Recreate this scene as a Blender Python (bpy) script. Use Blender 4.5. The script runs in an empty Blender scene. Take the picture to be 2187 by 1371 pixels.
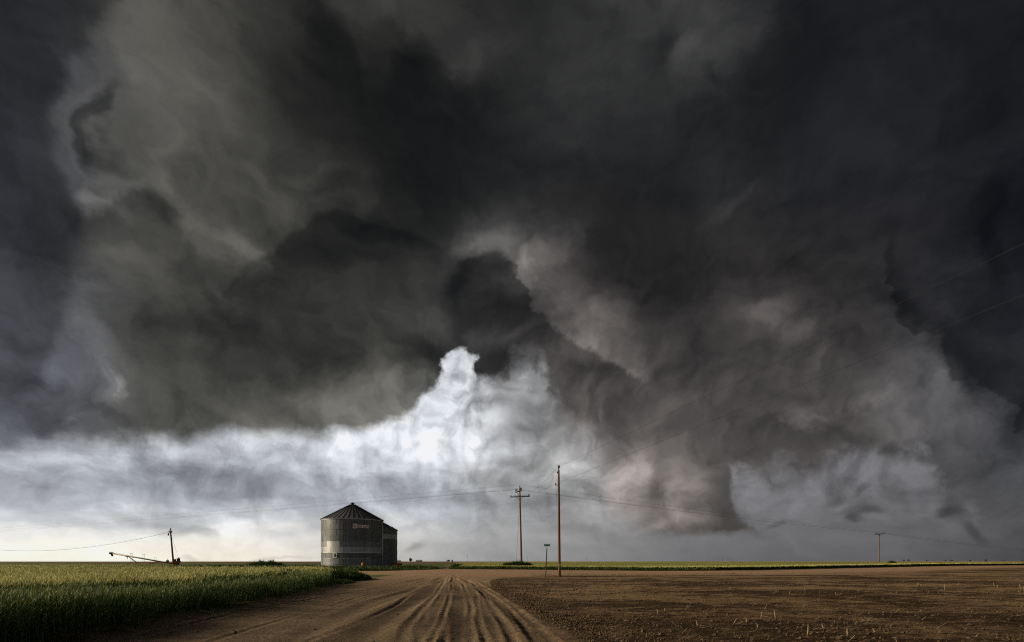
import bpy, math, random
import numpy as np
from mathutils import Vector

R = math.radians
S = bpy.context.scene
COL = S.collection

# ------------------------------------------------------------------ camera
EYE = 1.7
FPX = 1100.0            # focal length, in pixels of the 2187 px wide photograph
HOR = 1198.0            # pixel row of the horizon
CX = 1093.5
cam_d = bpy.data.cameras.new('camera')
cam_d.sensor_fit = 'HORIZONTAL'
cam_d.sensor_width = 36.0
cam_d.lens = 36.0 * FPX / 2187.0
cam_d.shift_y = (HOR - 685.5) / 2187.0
cam_d.clip_start = 0.1
cam_d.clip_end = 60000.0
cam = bpy.data.objects.new('camera', cam_d)
COL.objects.link(cam)
cam.location = (0, 0, EYE)
cam.rotation_euler = (R(90), 0, 0)
S.camera = cam
S.view_settings.view_transform = 'Standard'
S.view_settings.look = 'None'
S.view_settings.exposure = 0.0
S.view_settings.gamma = 1.0
S.cycles.use_adaptive_sampling = True
S.cycles.adaptive_threshold = 0.01
S.cycles.use_denoising = False
S.cycles.adaptive_min_samples = 8
S.cycles.filter_width = 1.1
S.cycles.max_bounces = 5
S.cycles.diffuse_bounces = 3
S.cycles.transparent_max_bounces = 8

# ------------------------------------------------------------------ sun (low, to the left, through thick cloud)
SUN_AZ, SUN_EL = R(-91), R(20)
sun_d = bpy.data.lights.new('sun', 'SUN')
sun_d.energy = 4.6
sun_d.angle = R(12)
sun_d.color = (1.0, 0.84, 0.60)
sun = bpy.data.objects.new('sun', sun_d)
COL.objects.link(sun)
to_sun = Vector((math.sin(SUN_AZ) * math.cos(SUN_EL), math.cos(SUN_AZ) * math.cos(SUN_EL), math.sin(SUN_EL)))
sun.rotation_euler = to_sun.to_track_quat('Z', 'Y').to_euler()

# ------------------------------------------------------------------ world: a supercell storm, procedural, by azimuth and elevation
world = bpy.data.worlds.new('World')
S.world = world
world.use_nodes = True
world.cycles.sampling_method = 'MANUAL'
world.cycles.sample_map_resolution = 512
WT = world.node_tree
WT.nodes.clear()


class NB:
    """small node writer: values are sockets or numbers"""
    def __init__(s, tree): s.t = tree
    def new(s, kind, **kw):
        n = s.t.nodes.new(kind)
        for k, v in kw.items(): setattr(n, k, v)
        return n
    def put(s, sock, v):
        if isinstance(v, bpy.types.NodeSocket): s.t.links.new(v, sock)
        elif v is not None: sock.default_value = v
    def m(s, op, a, b=None, c=None, clamp=False):
        n = s.new('ShaderNodeMath', operation=op, use_clamp=clamp)
        for i, v in enumerate((a, b, c)):
            if v is not None: s.put(n.inputs[i], v)
        return n.outputs[0]
    def add(s, a, b): return s.m('ADD', a, b)
    def sub(s, a, b): return s.m('SUBTRACT', a, b)
    def mul(s, a, b): return s.m('MULTIPLY', a, b)
    def mad(s, a, b, c): return s.m('MULTIPLY_ADD', a, b, c)
    def xyz(s, x, y, z=0.0):
        n = s.new('ShaderNodeCombineXYZ')
        for i, v in enumerate((x, y, z)): s.put(n.inputs[i], v)
        return n.outputs[0]
    def ss(s, v, lo, hi, a=0.0, b=1.0):
        n = s.new('ShaderNodeMapRange', interpolation_type='SMOOTHSTEP')
        s.put(n.inputs['Value'], v); s.put(n.inputs['From Min'], lo); s.put(n.inputs['From Max'], hi)
        s.put(n.inputs['To Min'], a); s.put(n.inputs['To Max'], b)
        return n.outputs[0]
    def lin(s, v, lo, hi, a=0.0, b=1.0):
        n = s.new('ShaderNodeMapRange', interpolation_type='LINEAR')
        s.put(n.inputs['Value'], v); s.put(n.inputs['From Min'], lo); s.put(n.inputs['From Max'], hi)
        s.put(n.inputs['To Min'], a); s.put(n.inputs['To Max'], b)
        return n.outputs[0]
    def noise(s, vec, scale, detail=6.0, rough=0.55, lac=2.0, dist=0.0, color=False, w=None):
        n = s.new('ShaderNodeTexNoise', noise_dimensions='2D', normalize=True)
        s.put(n.inputs['Vector'], vec); s.put(n.inputs['Scale'], scale); s.put(n.inputs['Detail'], detail)
        s.put(n.inputs['Roughness'], rough); s.put(n.inputs['Lacunarity'], lac); s.put(n.inputs['Distortion'], dist)
        return n.outputs['Color' if color else 'Fac']
    def mix(s, fac, a, b, blend='MIX'):
        n = s.new('ShaderNodeMix', data_type='RGBA', blend_type=blend)
        n.clamp_factor = True
        s.put(n.inputs[0], fac); s.put(n.inputs[6], a); s.put(n.inputs[7], b)
        return n.outputs[2]
    def vm(s, op, a, b=None, scale=None):
        n = s.new('ShaderNodeVectorMath', operation=op)
        s.put(n.inputs[0], a)
        if b is not None: s.put(n.inputs[1], b)
        if scale is not None: s.put(n.inputs['Scale'], scale)
        return n.outputs['Value' if op in ('LENGTH', 'DOT_PRODUCT') else 'Vector']


def lin1(c):
    c = c / 255.0
    return c / 12.92 if c <= 0.04045 else ((c + 0.055) / 1.055) ** 2.4


def az_of(px): return math.atan((px - CX) / FPX)
def tel_of(px, py): return (HOR - py) / math.hypot(FPX, px - CX)


XS = list(range(0, 2101, 100)) + [2187]
# storm cloud brightness (sRGB), rows every 100 px of elevation, columns every 100 px of azimuth
STORM = {
 0:   [37,37,41,68,70,60,52,40,52,55,46,35,40,52,66,58,32,28,34,34,30,27,25],
 100: [38,40,60,78,74,64,46,31,44,40,50,37,45,50,50,62,38,28,33,34,31,28,25],
 200: [40,50,78,84,78,56,44,32,28,24,33,36,42,43,42,42,29,29,32,34,33,30,26],
 300: [42,70,66,86,78,60,48,38,25,21,25,33,43,41,39,37,33,32,34,35,34,31,26],
 400: [46,52,84,72,76,74,64,52,28,22,27,36,39,30,29,35,39,36,36,36,34,26,18],
 500: [52,52,58,70,86,84,52,42,33,31,60,62,34,31,31,37,45,41,39,37,33,27,18],
 600: [60,66,74,80,68,56,48,46,46,52,36,96,66,34,29,33,46,48,46,43,36,44,26],
 700: [72,78,78,62,54,52,50,50,60,54,44,50,92,72,36,38,72,74,50,48,42,28,30],
 800: [86,92,88,72,60,56,54,60,74,70,66,66,62,74,60,48,58,66,58,62,80,44,34],
 900: [88,84,80,78,74,76,84,94,104,120,150,130,84,88,86,72,66,76,84,80,92,70,38],
 1000:[120,115,110,110,110,110,110,110,115,130,150,150,140,134,112,86,80,72,70,74,72,76,64],
 1100:[130,130,130,130,130,130,130,130,130,140,150,150,138,126,104,96,88,88,88,86,84,78,70],
 1200:[130,130,130,130,130,130,130,130,130,140,150,145,135,118,106,100,94,90,88,86,84,78,70],
}
BACK = {
 0:   [190]*6+[196,202,208,212]+[216,150,130,130,120,110,100,90,90,90,90,80,70],
 850: [200,200,202,205,210,215,220,226,232,214,205,150,120,150,130,120,112,112,118,112,104,90,80],
 900: [200,198,197,198,202,207,213,228,232,212,200,152,125,150,130,118,112,116,120,114,105,92,82],
 950: [206,202,198,196,198,203,208,218,218,210,200,150,148,160,130,116,108,112,113,110,104,92,82],
 1000:[192,184,170,155,152,172,176,190,205,188,200,160,150,182,140,116,108,114,114,112,107,92,80],
 1050:[178,166,152,148,154,160,172,160,156,162,160,148,148,168,140,114,116,118,117,113,105,90,78],
 1100:[216,206,190,178,184,202,202,184,170,186,164,150,145,146,132,114,117,117,115,110,104,90,76],
 1150:[249,248,246,244,242,240,228,208,198,190,170,154,146,136,124,112,107,103,100,98,94,84,74],
 1198:[252,250,248,246,243,240,232,218,186,174,160,148,140,128,116,106,100,96,94,92,88,80,72],
}


def table_at(tab, px, py):
    ks = sorted(tab)
    py = min(max(py, ks[0]), ks[-1])
    for a, b in zip(ks, ks[1:]):
        if py <= b: break
    f = (py - a) / (b - a)
    return float(np.interp(px, XS, tab[a]) * (1 - f) + np.interp(px, XS, tab[b]) * f)


def storm_rgb(px, py):
    v = table_at(STORM, px, py)
    # tints: slate blue on the far left, olive in the middle left, brown on the right flank, navy at the far right
    l = max(0.0, min(1.0, (260 - px) / 180))
    olive = max(0.0, min(1.0, (px - 150) / 150)) * max(0.0, min(1.0, (1150 - px) / 350))
    brown = max(0.0, min(1.0, (px - 1020) / 150)) * max(0.0, min(1.0, (2080 - px) / 250)) * max(0.0, min(1.0, (py - 400) / 150))
    navy = max(0.0, min(1.0, (px - 1560) / 200)) * (1 - 0.9 * brown)
    k = v / 70.0
    r = v + k * (-3 * l + 1.3 * olive + 3.4 * brown) - 0.8 * navy
    g = v + k * (-2 * l + 0.3 * olive - 0.5 * brown) - 1.0 * navy
    b = v + k * (3 * l - 4.0 * olive - 2.2 * brown) + 1.8 * navy
    return r, g, b


def back_rgb(px, py):
    v = table_at(BACK, px, py)
    cool = max(0.0, min(1.0, (1150 - py) / 60)) * max(0.0, min(1.0, (1150 - px) / 200))
    warm = max(0.0, min(1.0, (py - 1120) / 70)) * max(0.0, min(1.0, (950 - px) / 400))
    rt = max(0.0, min(1.0, (px - 1150) / 500))
    r = v - 4 * cool + 3 * warm + 0 * rt
    g = v - 0 * cool - 4 * warm - 1 * rt
    b = v + 6 * cool - 20 * warm + 2.5 * rt
    return min(r, 255), min(g, 255), min(b, 255)


W = NB(WT)
tc = W.new('ShaderNodeTexCoord')
sep = W.new('ShaderNodeSeparateXYZ')
WT.links.new(tc.outputs['Generated'], sep.inputs[0])
dx, dy, dz = sep.outputs
az = W.m('ARCTAN2', dx, dy)
hyp = W.m('SQRT', W.mad(dx, dx, W.mul(dy, dy)))
tel = W.m('DIVIDE', dz, W.m('MAXIMUM', hyp, 0.02))
tel = W.m('MINIMUM', tel, 2.2)
P = W.xyz(az, tel, 0.0)

# large slow swirl, then finer turbulence, so that every edge frays like vapour
n1 = W.noise(P, 3.3, 3.0, 0.5, color=True)
n2 = W.noise(W.vm('ADD', P, (7.3, 2.1, 0.0)), 11.0, 6.5, 0.56, color=True)
w1 = W.vm('SCALE', W.vm('SUBTRACT', n1, (0.5, 0.5, 0.5)), scale=0.13)
w2 = W.vm('SCALE', W.vm('SUBTRACT', n2, (0.5, 0.5, 0.5)), scale=0.085)
damp = W.ss(tel, 0.0, 0.34, 0.25, 1.0)
wsum = W.vm('SCALE', W.vm('ADD', w1, w2), scale=damp)
PW = W.vm('ADD', P, wsum)
sp = W.new('ShaderNodeSeparateXYZ'); WT.links.new(PW, sp.inputs[0])
azw, telw = sp.outputs[0], sp.outputs[1]
# the near-horizon sky is layered: squash its turbulence vertically
PH = W.vm('MULTIPLY', P, (1.0, 3.6, 1.0))
n3 = W.noise(PH, 4.5, 6.0, 0.58, color=True)
w3 = W.vm('MULTIPLY', W.vm('SUBTRACT', n3, (0.5, 0.5, 0.5)), (0.34, 0.13, 0.0))
PB = W.vm('ADD', P, W.vm('SCALE', w3, scale=W.mul(W.ss(tel, 0.0, 0.12, 0.22, 1.0), W.ss(tel, 0.30, 0.16))))
PB = W.vm('ADD', PB, W.vm('SCALE', W.vm('ADD', w1, w2), scale=W.ss(tel, 0.14, 0.30, 0.0, 0.6)))
sb = W.new('ShaderNodeSeparateXYZ'); WT.links.new(PB, sb.inputs[0])

AZ0, AZ1 = -0.86, 0.86


def grid(fn, a_s, t_s, rows):
    """rows of colour ramps over azimuth, blended over elevation"""
    u = W.lin(a_s, AZ0, AZ1)
    out = None
    prev = None
    for i, t in enumerate(rows):
        rp = W.new('ShaderNodeValToRGB')
        cr = rp.color_ramp
        cr.interpolation = 'B_SPLINE'
        n = 31
        for k in range(n):
            uu = k / (n - 1)
            el = cr.elements[0] if k == 0 else cr.elements[len(cr.elements) - 1] if k == n - 1 else cr.elements.new(uu)
            a = AZ0 + (AZ1 - AZ0) * uu
            a = max(-0.78, min(0.78, a))
            px = CX + FPX * math.tan(a)
            py = HOR - t * math.hypot(FPX, px - CX)
            c = fn(min(max(px, 0), 2187), py)
            el.position = uu
            el.color = (lin1(c[0]), lin1(c[1]), lin1(c[2]), 1)
        W.put(rp.inputs[0], u)
        if out is None: out = rp.outputs[0]
        else: out = W.mix(W.ss(t_s, prev, t), out, rp.outputs[0])
        prev = t
    return out


storm = grid(storm_rgb, azw, telw, [0.02 + 0.0505 * i for i in range(22)])
back = grid(back_rgb, sb.outputs[0], sb.outputs[1], [0.0, 0.018, 0.04, 0.065, 0.09, 0.12, 0.15, 0.18, 0.22, 0.26, 0.32, 0.4])


def stroke(acc, vec, px, py, sx, sy, ang, amp, soft=1.0):
    """soft elliptical light or dark mass at the direction of one point of the sky"""
    a, t = az_of(px), tel_of(px, py)
    h = math.hypot(FPX, px - CX)
    mp = W.new('ShaderNodeMapping', vector_type='TEXTURE')
    W.put(mp.inputs['Vector'], vec)
    mp.inputs['Location'].default_value = (a, t, 0)
    mp.inputs['Rotation'].default_value = (0, 0, R(-ang))
    mp.inputs['Scale'].default_value = (sx * FPX / h / h, sy / h, 1)
    d = W.vm('LENGTH', mp.outputs[0])
    f = W.ss(d, 1.0 + 0.9 * soft, max(0.0, 1.0 - 0.9 * soft), 0.0, 1.0)
    return W.mul(acc, W.mad(f, amp, 1.0))


#STROKES
EDGE = [(0,970),(100,956),(200,948),(300,938),(400,934),(500,928),(560,932),(620,924),(670,931),(720,920),(765,917),(820,898),(870,878),
        (905,848),(930,815),(950,782),(966,756),(984,740),(1002,756),(1018,792),(1036,816),(1060,820),(1085,800),(1110,785),
        (1140,782),(1165,805),(1182,850),(1200,895),(1225,925),(1250,935),(1300,965),(1400,990),(1500,1000),(1562,1005),(1620,1008),(1700,1004),(1760,996),(1810,978),
        (1860,963),(1900,960),(1950,972),(1990,1000),(2020,1044),(2050,1090),(2090,1130),(2187,1150)]
fc = W.new('ShaderNodeFloatCurve')
cv = fc.mapping.curves[0]
pts = [(((az_of(x)) - AZ0) / (AZ1 - AZ0), tel_of(x, y)) for x, y in EDGE]
pts += [(0.0, pts[0][1]), (1.0, pts[-1][1])]
while len(cv.points) < len(pts): cv.points.new(0.5, 0.5)
for p_, (u_, v_) in zip(cv.points, sorted(pts)):
    p_.location = (u_, v_); p_.handle_type = 'AUTO_CLAMPED'
fc.mapping.update()
# turbulence of the cloud base is small over the still air on the left, larger on the right
nE = W.noise(W.vm('ADD', P, (3.1, 9.2, 0.0)), 13.0, 6.5, 0.60, color=True)
eamp = W.ss(az, -0.35, 0.1, 0.045, 0.085)
wE = W.vm('SCALE', W.vm('SUBTRACT', nE, (0.5, 0.5, 0.5)), scale=eamp)
PE = W.vm('ADD', P, wE)
se = W.new('ShaderNodeSeparateXYZ'); WT.links.new(PE, se.inputs[0])
W.put(fc.inputs['Value'], W.lin(se.outputs[0], AZ0, AZ1))
sc = W.new('ShaderNodeFloatCurve')
cv2 = sc.mapping.curves[0]
sp_ = [(0,.024),(600,.019),(850,.014),(940,.010),(985,.008),(1015,.014),(1060,.030),(1150,.05),(1280,.05),(1330,.02),(1400,.016),(1560,.014),(1590,.012),(1650,.03),(1850,.018),(2000,.02),(2187,.05),(2370,.05)]
while len(cv2.points) < len(sp_): cv2.points.new(0.5, 0.5)
for p_, (x_, v_) in zip(cv2.points, sp_):
    p_.location = ((az_of(x_) - AZ0) / (AZ1 - AZ0), v_ * 10)
sc.mapping.update()
W.put(sc.inputs['Value'], W.lin(az, AZ0, AZ1))
soft = W.mul(sc.outputs[0], 0.1)
sd = W.sub(se.outputs[1], fc.outputs[0])
mask = W.ss(sd, W.mul(soft, -1.0), soft)


def by_elev(v, pts):
    """azimuth of an upright edge, by elevation"""
    n = W.new('ShaderNodeFloatCurve')
    c = n.mapping.curves[0]
    q = sorted([(tel_of(x, y) / 1.1, (az_of(x) - AZ0) / (AZ1 - AZ0)) for x, y in pts])
    q = [(0.0, q[0][1])] * (q[0][0] > .005) + q + [(1.0, q[-1][1])] * (q[-1][0] < .99)
    while len(c.points) < len(q): c.points.new(0.5, 0.5)
    for p_, (u_, v_) in zip(c.points, q):
        p_.location = (u_, v_); p_.handle_type = 'AUTO_CLAMPED'
    n.mapping.update()
    W.put(n.inputs['Value'], W.m('DIVIDE', v, 1.1))
    return W.mad(n.outputs[0], AZ1 - AZ0, AZ0)


# the lowered wall cloud hanging below the base, right of the poles
PL = W.vm('ADD', P, W.vm('SCALE', wE, scale=0.45))
sl_ = W.new('ShaderNodeSeparateXYZ'); WT.links.new(PL, sl_.inputs[0])
la, lt = sl_.outputs[0], sl_.outputs[1]
rt_ = by_elev(lt, [(1562,900),(1562,1000),(1566,1040),(1570,1080),(1580,1108),(1598,1126),(1625,1138),(1640,1160)])
lf_ = by_elev(lt, [(1250,900),(1270,980),(1285,1040),(1310,1085),(1350,1120),(1400,1160)])
wall = W.mul(W.mul(W.ss(W.sub(rt_, la), -0.004, 0.010), W.ss(W.sub(la, lf_), -0.05, 0.05)), W.ss(lt, 0.040, 0.060))
wall = W.mul(wall, W.ss(lt, 0.30, 0.2))
mask = W.m('MAXIMUM', mask, wall)


# strokes on the storm cloud: (px, py, half width, half height, tilt, strength, softness)
ST = [
 (205,290,26,75,8,-0.50,.6),(235,330,40,26,-20,-0.35,.7),(150,230,26,110,-12,0.22,.8),(195,440,45,28,10,0.35,.6),
 (250,450,40,14,0,0.2,.7),(345,345,16,55,-8,0.22,.8),(315,425,50,32,15,-0.38,.7),(230,500,90,35,10,-0.28,.8),
 (470,500,80,42,25,0.30,.9),(530,520,45,22,30,0.25,.7),(660,510,150,34,14,-0.30,.6),(770,470,70,30,0,-0.20,.8),
 (690,375,60,18,-8,0.30,.8),(765,405,20,40,10,0.30,.8),(705,395,35,18,0,-0.25,.7),
 (620,130,110,110,0,-0.2,.9),(700,60,60,60,0,-0.3,.9),(900,130,70,60,0,-0.35,.8),(590,190,80,50,30,-0.2,.8),(840,40,60,60,0,0.25,.9),
 (1000,130,90,30,-30,0.35,.9),(400,180,120,160,0,0.10,.9),
 (210,845,38,26,0,0.62,.8),(225,835,20,12,20,0.35,.7),(115,905,18,6,10,0.25,.8),(430,900,70,10,-6,0.18,.9),(150,700,60,150,0,0.12,.9),
 (95,640,40,120,0,-0.15,.8),(400,690,260,60,8,-0.15,.9),(620,760,140,50,10,-0.12,.9),(560,690,90,25,30,0.15,.9),
 (900,745,90,42,5,-0.42,.7),(870,690,45,40,0,0.35,.9),(930,690,35,35,-30,0.30,.8),(845,800,90,45,15,0.25,.9),
 (1040,600,62,75,0,-0.45,.6),(1080,660,80,40,-30,-0.38,.6),(985,640,26,60,0,-0.25,.8),(1150,720,90,28,-38,-0.40,.6),
 (1060,790,52,42,-10,-0.40,.7),(1000,735,60,20,-10,0.40,.9),
 (1120,575,110,26,-38,0.60,.75),(1230,690,150,34,-40,0.55,.8),(1040,520,60,28,-15,0.45,.8),(1350,800,120,34,-42,0.35,.9),
 (1290,880,60,80,0,-0.22,.9),(1225,870,30,60,15,0.35,.8),(1205,820,24,50,0,-0.25,.8),(1335,850,20,60,-10,-0.3,.8),
 (1260,960,60,60,0,0.30,.8),(1350,1010,40,70,15,0.45,.8),(1380,960,30,50,10,0.25,.8),(1310,1040,26,60,10,0.25,.8),(1450,1085,60,60,-10,0.28,.9),(1345,1085,40,50,10,0.15,.9),
 (1400,1050,24,60,20,-0.3,.8),(1548,1070,26,90,-5,-0.32,.7),(1440,1050,55,75,0,0.22,.8),(1480,990,40,50,0,0.15,.8),(1520,1130,80,16,0,-0.3,.8),
 (1640,685,60,26,-35,0.45,.8),(1690,720,50,26,-35,0.35,.8),(1745,785,24,16,-40,0.55,.8),(1600,780,60,30,-20,-0.25,.8),
 (1650,880,60,40,0,-0.3,.8),(1560,830,70,50,0,0.25,.9),(1720,910,70,30,-10,0.28,.8),(1800,880,80,30,10,-0.2,.8),(1700,960,110,24,-6,-0.3,.8),
 (1920,880,80,50,10,0.2,.9),(2050,880,50,50,-40,0.28,.7),(2090,890,50,30,-50,0.1,.8),(1860,800,80,50,0,-0.1,.9),(1950,960,70,20,-10,-0.3,.8),
 (2150,470,34,75,-10,-0.40,.9),(2180,570,20,60,0,-0.35,.9),(2100,430,40,30,0,-0.2,.8),(1975,680,34,60,-25,-0.35,.9),(1940,620,30,50,-25,-0.3,.8),
 (2085,790,62,48,-30,-0.5,.8),(2150,830,50,36,-30,-0.4,.8),(2160,910,26,60,0,-0.4,.7),(2060,560,90,70,0,0.15,.9),
 (1560,60,60,80,0,0.3,.9),(1400,110,40,70,10,-0.3,.8),(1470,100,60,20,-40,0.35,.8),(1520,150,16,30,0,-0.3,.8),(1720,100,120,130,0,-0.18,.9),
 (1560,440,26,34,-10,0.35,.8),(1600,420,20,26,0,0.2,.8),(1180,560,150,60,-30,0.0,.9),(1240,200,60,160,0,0.15,.9),
 (870,280,150,150,0,-0.12,.9),
]


def strokes(lst, vec, gp=1.3, gn=1.12):
    acc = 1.0
    v = vec
    for i, s_ in enumerate(lst):
        if i and i % 8 == 0:      # keeps the shader evaluating group after group
            v = W.vm('ADD', vec, W.xyz(W.mul(acc, 1e-7), 0.0, 0.0))
        acc = stroke(acc, v, *s_[:5], s_[5] * gp if s_[5] > 0 else s_[5] * gn, s_[6])
    return acc


acc = strokes(ST, PW)
# strokes on the brighter sky beyond
BT = [
 (985,800,36,60,5,0.25,.7),(975,880,70,60,0,0.12,.8),(900,960,70,40,20,0.18,.8),(885,1000,30,26,0,0.18,.6),(860,1040,50,30,0,-0.15,.8),
 (1040,930,45,55,-20,0.35,.6),(1000,980,22,45,10,0.28,.7),(1005,1020,50,22,0,-0.10,.8),(1075,900,30,26,0,0.15,.8),
 (1110,850,60,50,0,0.0,.8),(1125,795,55,24,-5,0.22,.8),(1120,900,50,40,0,-0.25,.8),(1130,960,28,26,-20,0.18,.8),(1090,990,60,50,0,-0.12,.8),
 (1190,1010,26,45,10,0.18,.7),(1240,970,60,45,10,0.25,.8),(1190,930,30,40,0,-0.1,.8),
 (620,1000,45,22,0,0.22,.7),(520,985,60,16,0,0.10,.8),(560,1020,60,30,0,-0.16,.8),(430,1000,60,24,0,-0.10,.8),(700,985,50,26,10,0.08,.8),
 (70,985,120,12,0,0.12,.8),(60,1060,160,26,0,-0.06,.8),(560,1050,26,30,0,-0.20,.7),(260,1020,120,26,0,-0.08,.8),
 (490,1110,40,12,-10,0.15,.8),(840,1085,60,18,10,0.22,.8),(790,1070,40,12,0,0.10,.8),(400,1125,60,8,-4,-0.14,.8),(300,1110,90,10,0,-0.12,.8),
 (880,1160,18,8,-10,-0.18,.8),(930,1140,60,16,10,0.12,.8),(860,1130,26,26,0,0.10,.8),
 (398,1184,18,5,0,-0.14,.9),(600,1184,70,3,0,-0.09,.9),
 (1830,1080,30,12,-20,-0.24,.8),(1780,1070,22,10,-30,-0.2,.8),(1825,1100,14,10,0,-0.32,.8),(1860,1075,24,8,-20,-0.20,.8),(1660,1115,24,5,-10,-0.15,.8),
 (1780,1035,26,24,-30,-0.18,.8),(1860,1025,30,8,-40,-0.15,.8),
 (2040,1070,28,30,-20,-0.30,.8),(2085,1125,16,26,-20,-0.28,.8),(2020,1085,20,12,-20,-0.25,.8),
 (1700,1030,160,16,-4,0.10,.8),(1000,1060,60,14,0,-0.14,.8),(1150,1080,90,20,0,-0.12,.8),(1240,1065,120,12,0,-0.14,.8),
]


def ledge(acc, pts, up, down, d_up, d_down, w, x0, x1):
    """an edge inside the cloud mass, by azimuth: brighter or darker just above and just below it"""
    n = W.new('ShaderNodeFloatCurve')
    c = n.mapping.curves[0]
    q = [((az_of(x) - AZ0) / (AZ1 - AZ0), tel_of(x, y)) for x, y in pts]
    q = [(0.0, q[0][1])] * (q[0][0] > .01) + q + [(1.0, q[-1][1])] * (q[-1][0] < .99)
    while len(c.points) < len(q): c.points.new(0.5, 0.5)
    for p_, (u_, v_) in zip(c.points, q):
        p_.location = (u_, v_); p_.handle_type = 'AUTO_CLAMPED'
    n.mapping.update()
    W.put(n.inputs['Value'], W.lin(se.outputs[0], AZ0, AZ1))
    s = W.sub(se.outputs[1], n.outputs[0])
    a0, a1 = az_of(pts[0][0]), az_of(pts[-1][0])
    win = W.mul(W.ss(azw, a0, a0 + x0), W.ss(azw, a1, a1 - x1))
    u = W.mul(W.ss(s, -w, w), W.ss(s, d_up, 0.0))
    d = W.mul(W.ss(s, w, -w), W.ss(s, -d_down, 0.0))
    k = W.mad(u, up, W.mul(d, down))
    return W.mul(acc, W.mad(k, win, 1.0))




def vledge(acc, pts, right, left, d_r, d_l, w, t0, t1):
    s = W.sub(se.outputs[0], by_elev(se.outputs[1], pts))
    k = W.mad(W.mul(W.ss(s, -w, w), W.ss(s, d_r, 0.0)), right, W.mul(W.mul(W.ss(s, w, -w), W.ss(s, -d_l, 0.0)), left))
    return W.mul(acc, W.mad(k, W.mul(W.ss(tel, t0, t0 + 0.08), W.ss(tel, t1, t1 - 0.12)), 1.0))


acc = vledge(acc, [(265,-40),(240,20),(200,80),(150,140),(128,200),(108,270),(116,330),(142,390),(170,440),(165,520),(140,620),(128,720),(90,800),(50,870)], 0.32, -0.28, 0.09, 0.10, 0.012, 0.18, 1.2)
acc = ledge(acc, [(440,640),(500,590),(560,545),(640,490),(720,452),(800,470),(880,500),(960,520)], 0.30, -0.30, 0.11, 0.16  , 0.010, 0.09, 0.12)
acc = ledge(acc, [(960,560),(1000,545),(1050,535),(1105,580),(1125,640),(1180,690),(1230,722),(1300,762),(1370,810),(1420,850)], 0.55, -0.36, 0.13, 0.12  , 0.010, 0.03, 0.08)
acc = ledge(acc, [(1860,560),(1920,640),(1970,720),(2040,790),(2100,842),(2150,890),(2187,960),(2365,1010)], -0.42, 0.18, 0.13, 0.10  , 0.010, 0.06, 0.005)
acc = ledge(acc, [(120,420),(180,462),(240,440),(300,405),(350,425),(400,470)], 0.30, -0.25, 0.07, 0.09  , 0.010, 0.03, 0.05)
acc = ledge(acc, [(620,120),(680,30),(740,60),(800,200),(850,120),(920,100),(980,170),(1060,180),(1120,240)], 0.22, -0.22, 0.15, 0.2, 0.03, 0.05, 0.08)
acc = ledge(acc, [(560,850),(650,830),(740,790),(820,800),(880,775),(940,770)], -0.22, 0.25, 0.12, 0.07, 0.014, 0.08, 0.02)
acc = ledge(acc, [(1560,900),(1640,880),(1720,905),(1800,900),(1880,860),(1960,880)], 0.22, -0.28, 0.10, 0.09, 0.010, 0.06, 0.06)
PB2 = W.vm('ADD', P, W.vm('SCALE', W.vm('ADD', w1, w2), scale=0.45))
accb = strokes(BT, W.vm('ADD', PB2, W.xyz(W.mul(acc, 1e-7), 0.0, 0.0)), 1.3, 1.7)

# relief: the vapour is lit from the bright gap below and left
RV = W.vm('ADD', W.xyz(az, W.add(tel, W.ss(tel, -0.1, 0.16, 0.0, 0.10))), W.vm('SCALE', W.vm('ADD', w1, w2), scale=1.0))
r0 = W.noise(RV, 6.5, 6.5, 0.60)
r1 = W.noise(W.vm('ADD', RV, (-0.016, -0.020, 0.0)), 6.5, 6.5, 0.60)
rel = W.sub(r1, r0)


def voro(vec):
    n = W.new('ShaderNodeTexVoronoi', voronoi_dimensions='2D', feature='F1', normalize=True)
    W.put(n.inputs['Vector'], vec); W.put(n.inputs['Scale'], 11.0); W.put(n.inputs['Detail'], 2.0)
    W.put(n.inputs['Roughness'], 0.5)
    return n.outputs['Distance']


VV = W.vm('ADD', P, W.vm('ADD', W.vm('SCALE', w1, scale=0.7), W.vm('SCALE', w2, scale=0.45)))
puff = W.sub(voro(VV), voro(W.vm('ADD', VV, (-0.010, 0.014, 0.0))))   # cauliflower lobes, lit from the upper left
big = W.sub(W.noise(W.vm('ADD', RV, (4.0, 1.0, 2.0)), 5.0, 5.0, 0.5), 0.5)
kst = W.ss(tel, 0.15, 0.85, 2.0, 1.0)
kp = W.mul(W.mul(W.ss(tel, 0.75, 0.35, 0.15, 0.8), W.ss(tel, 0.10, 0.28)), W.ss(az, -0.3, 0.05, 0.25, 1.0))
storm_k = W.mul(acc, W.m('MAXIMUM', W.add(1.0, W.mad(rel, kst, W.mad(puff, kp, W.mul(big, 0.95)))), 0.35))
kb = W.mul(W.ss(tel, 0.06, 0.20, 0.0, 1.7), W.ss(az, -0.4, -0.1, 0.15, 1.0))
back_k = W.mul(accb, W.add(1.0, W.mad(rel, W.ss(tel, 0.02, 0.14, 0.5, 2.2), W.mad(puff, kb, W.mul(big, W.ss(tel, 0.02, 0.16, 0.05, 0.7))))))
stormc = W.vm('SCALE', storm, scale=storm_k)
backc = W.vm('SCALE', back, scale=back_k)
backc = W.vm('MINIMUM', backc, (0.90, 0.90, 0.93))
skyc = W.mix(mask, backc, stormc)

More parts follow.
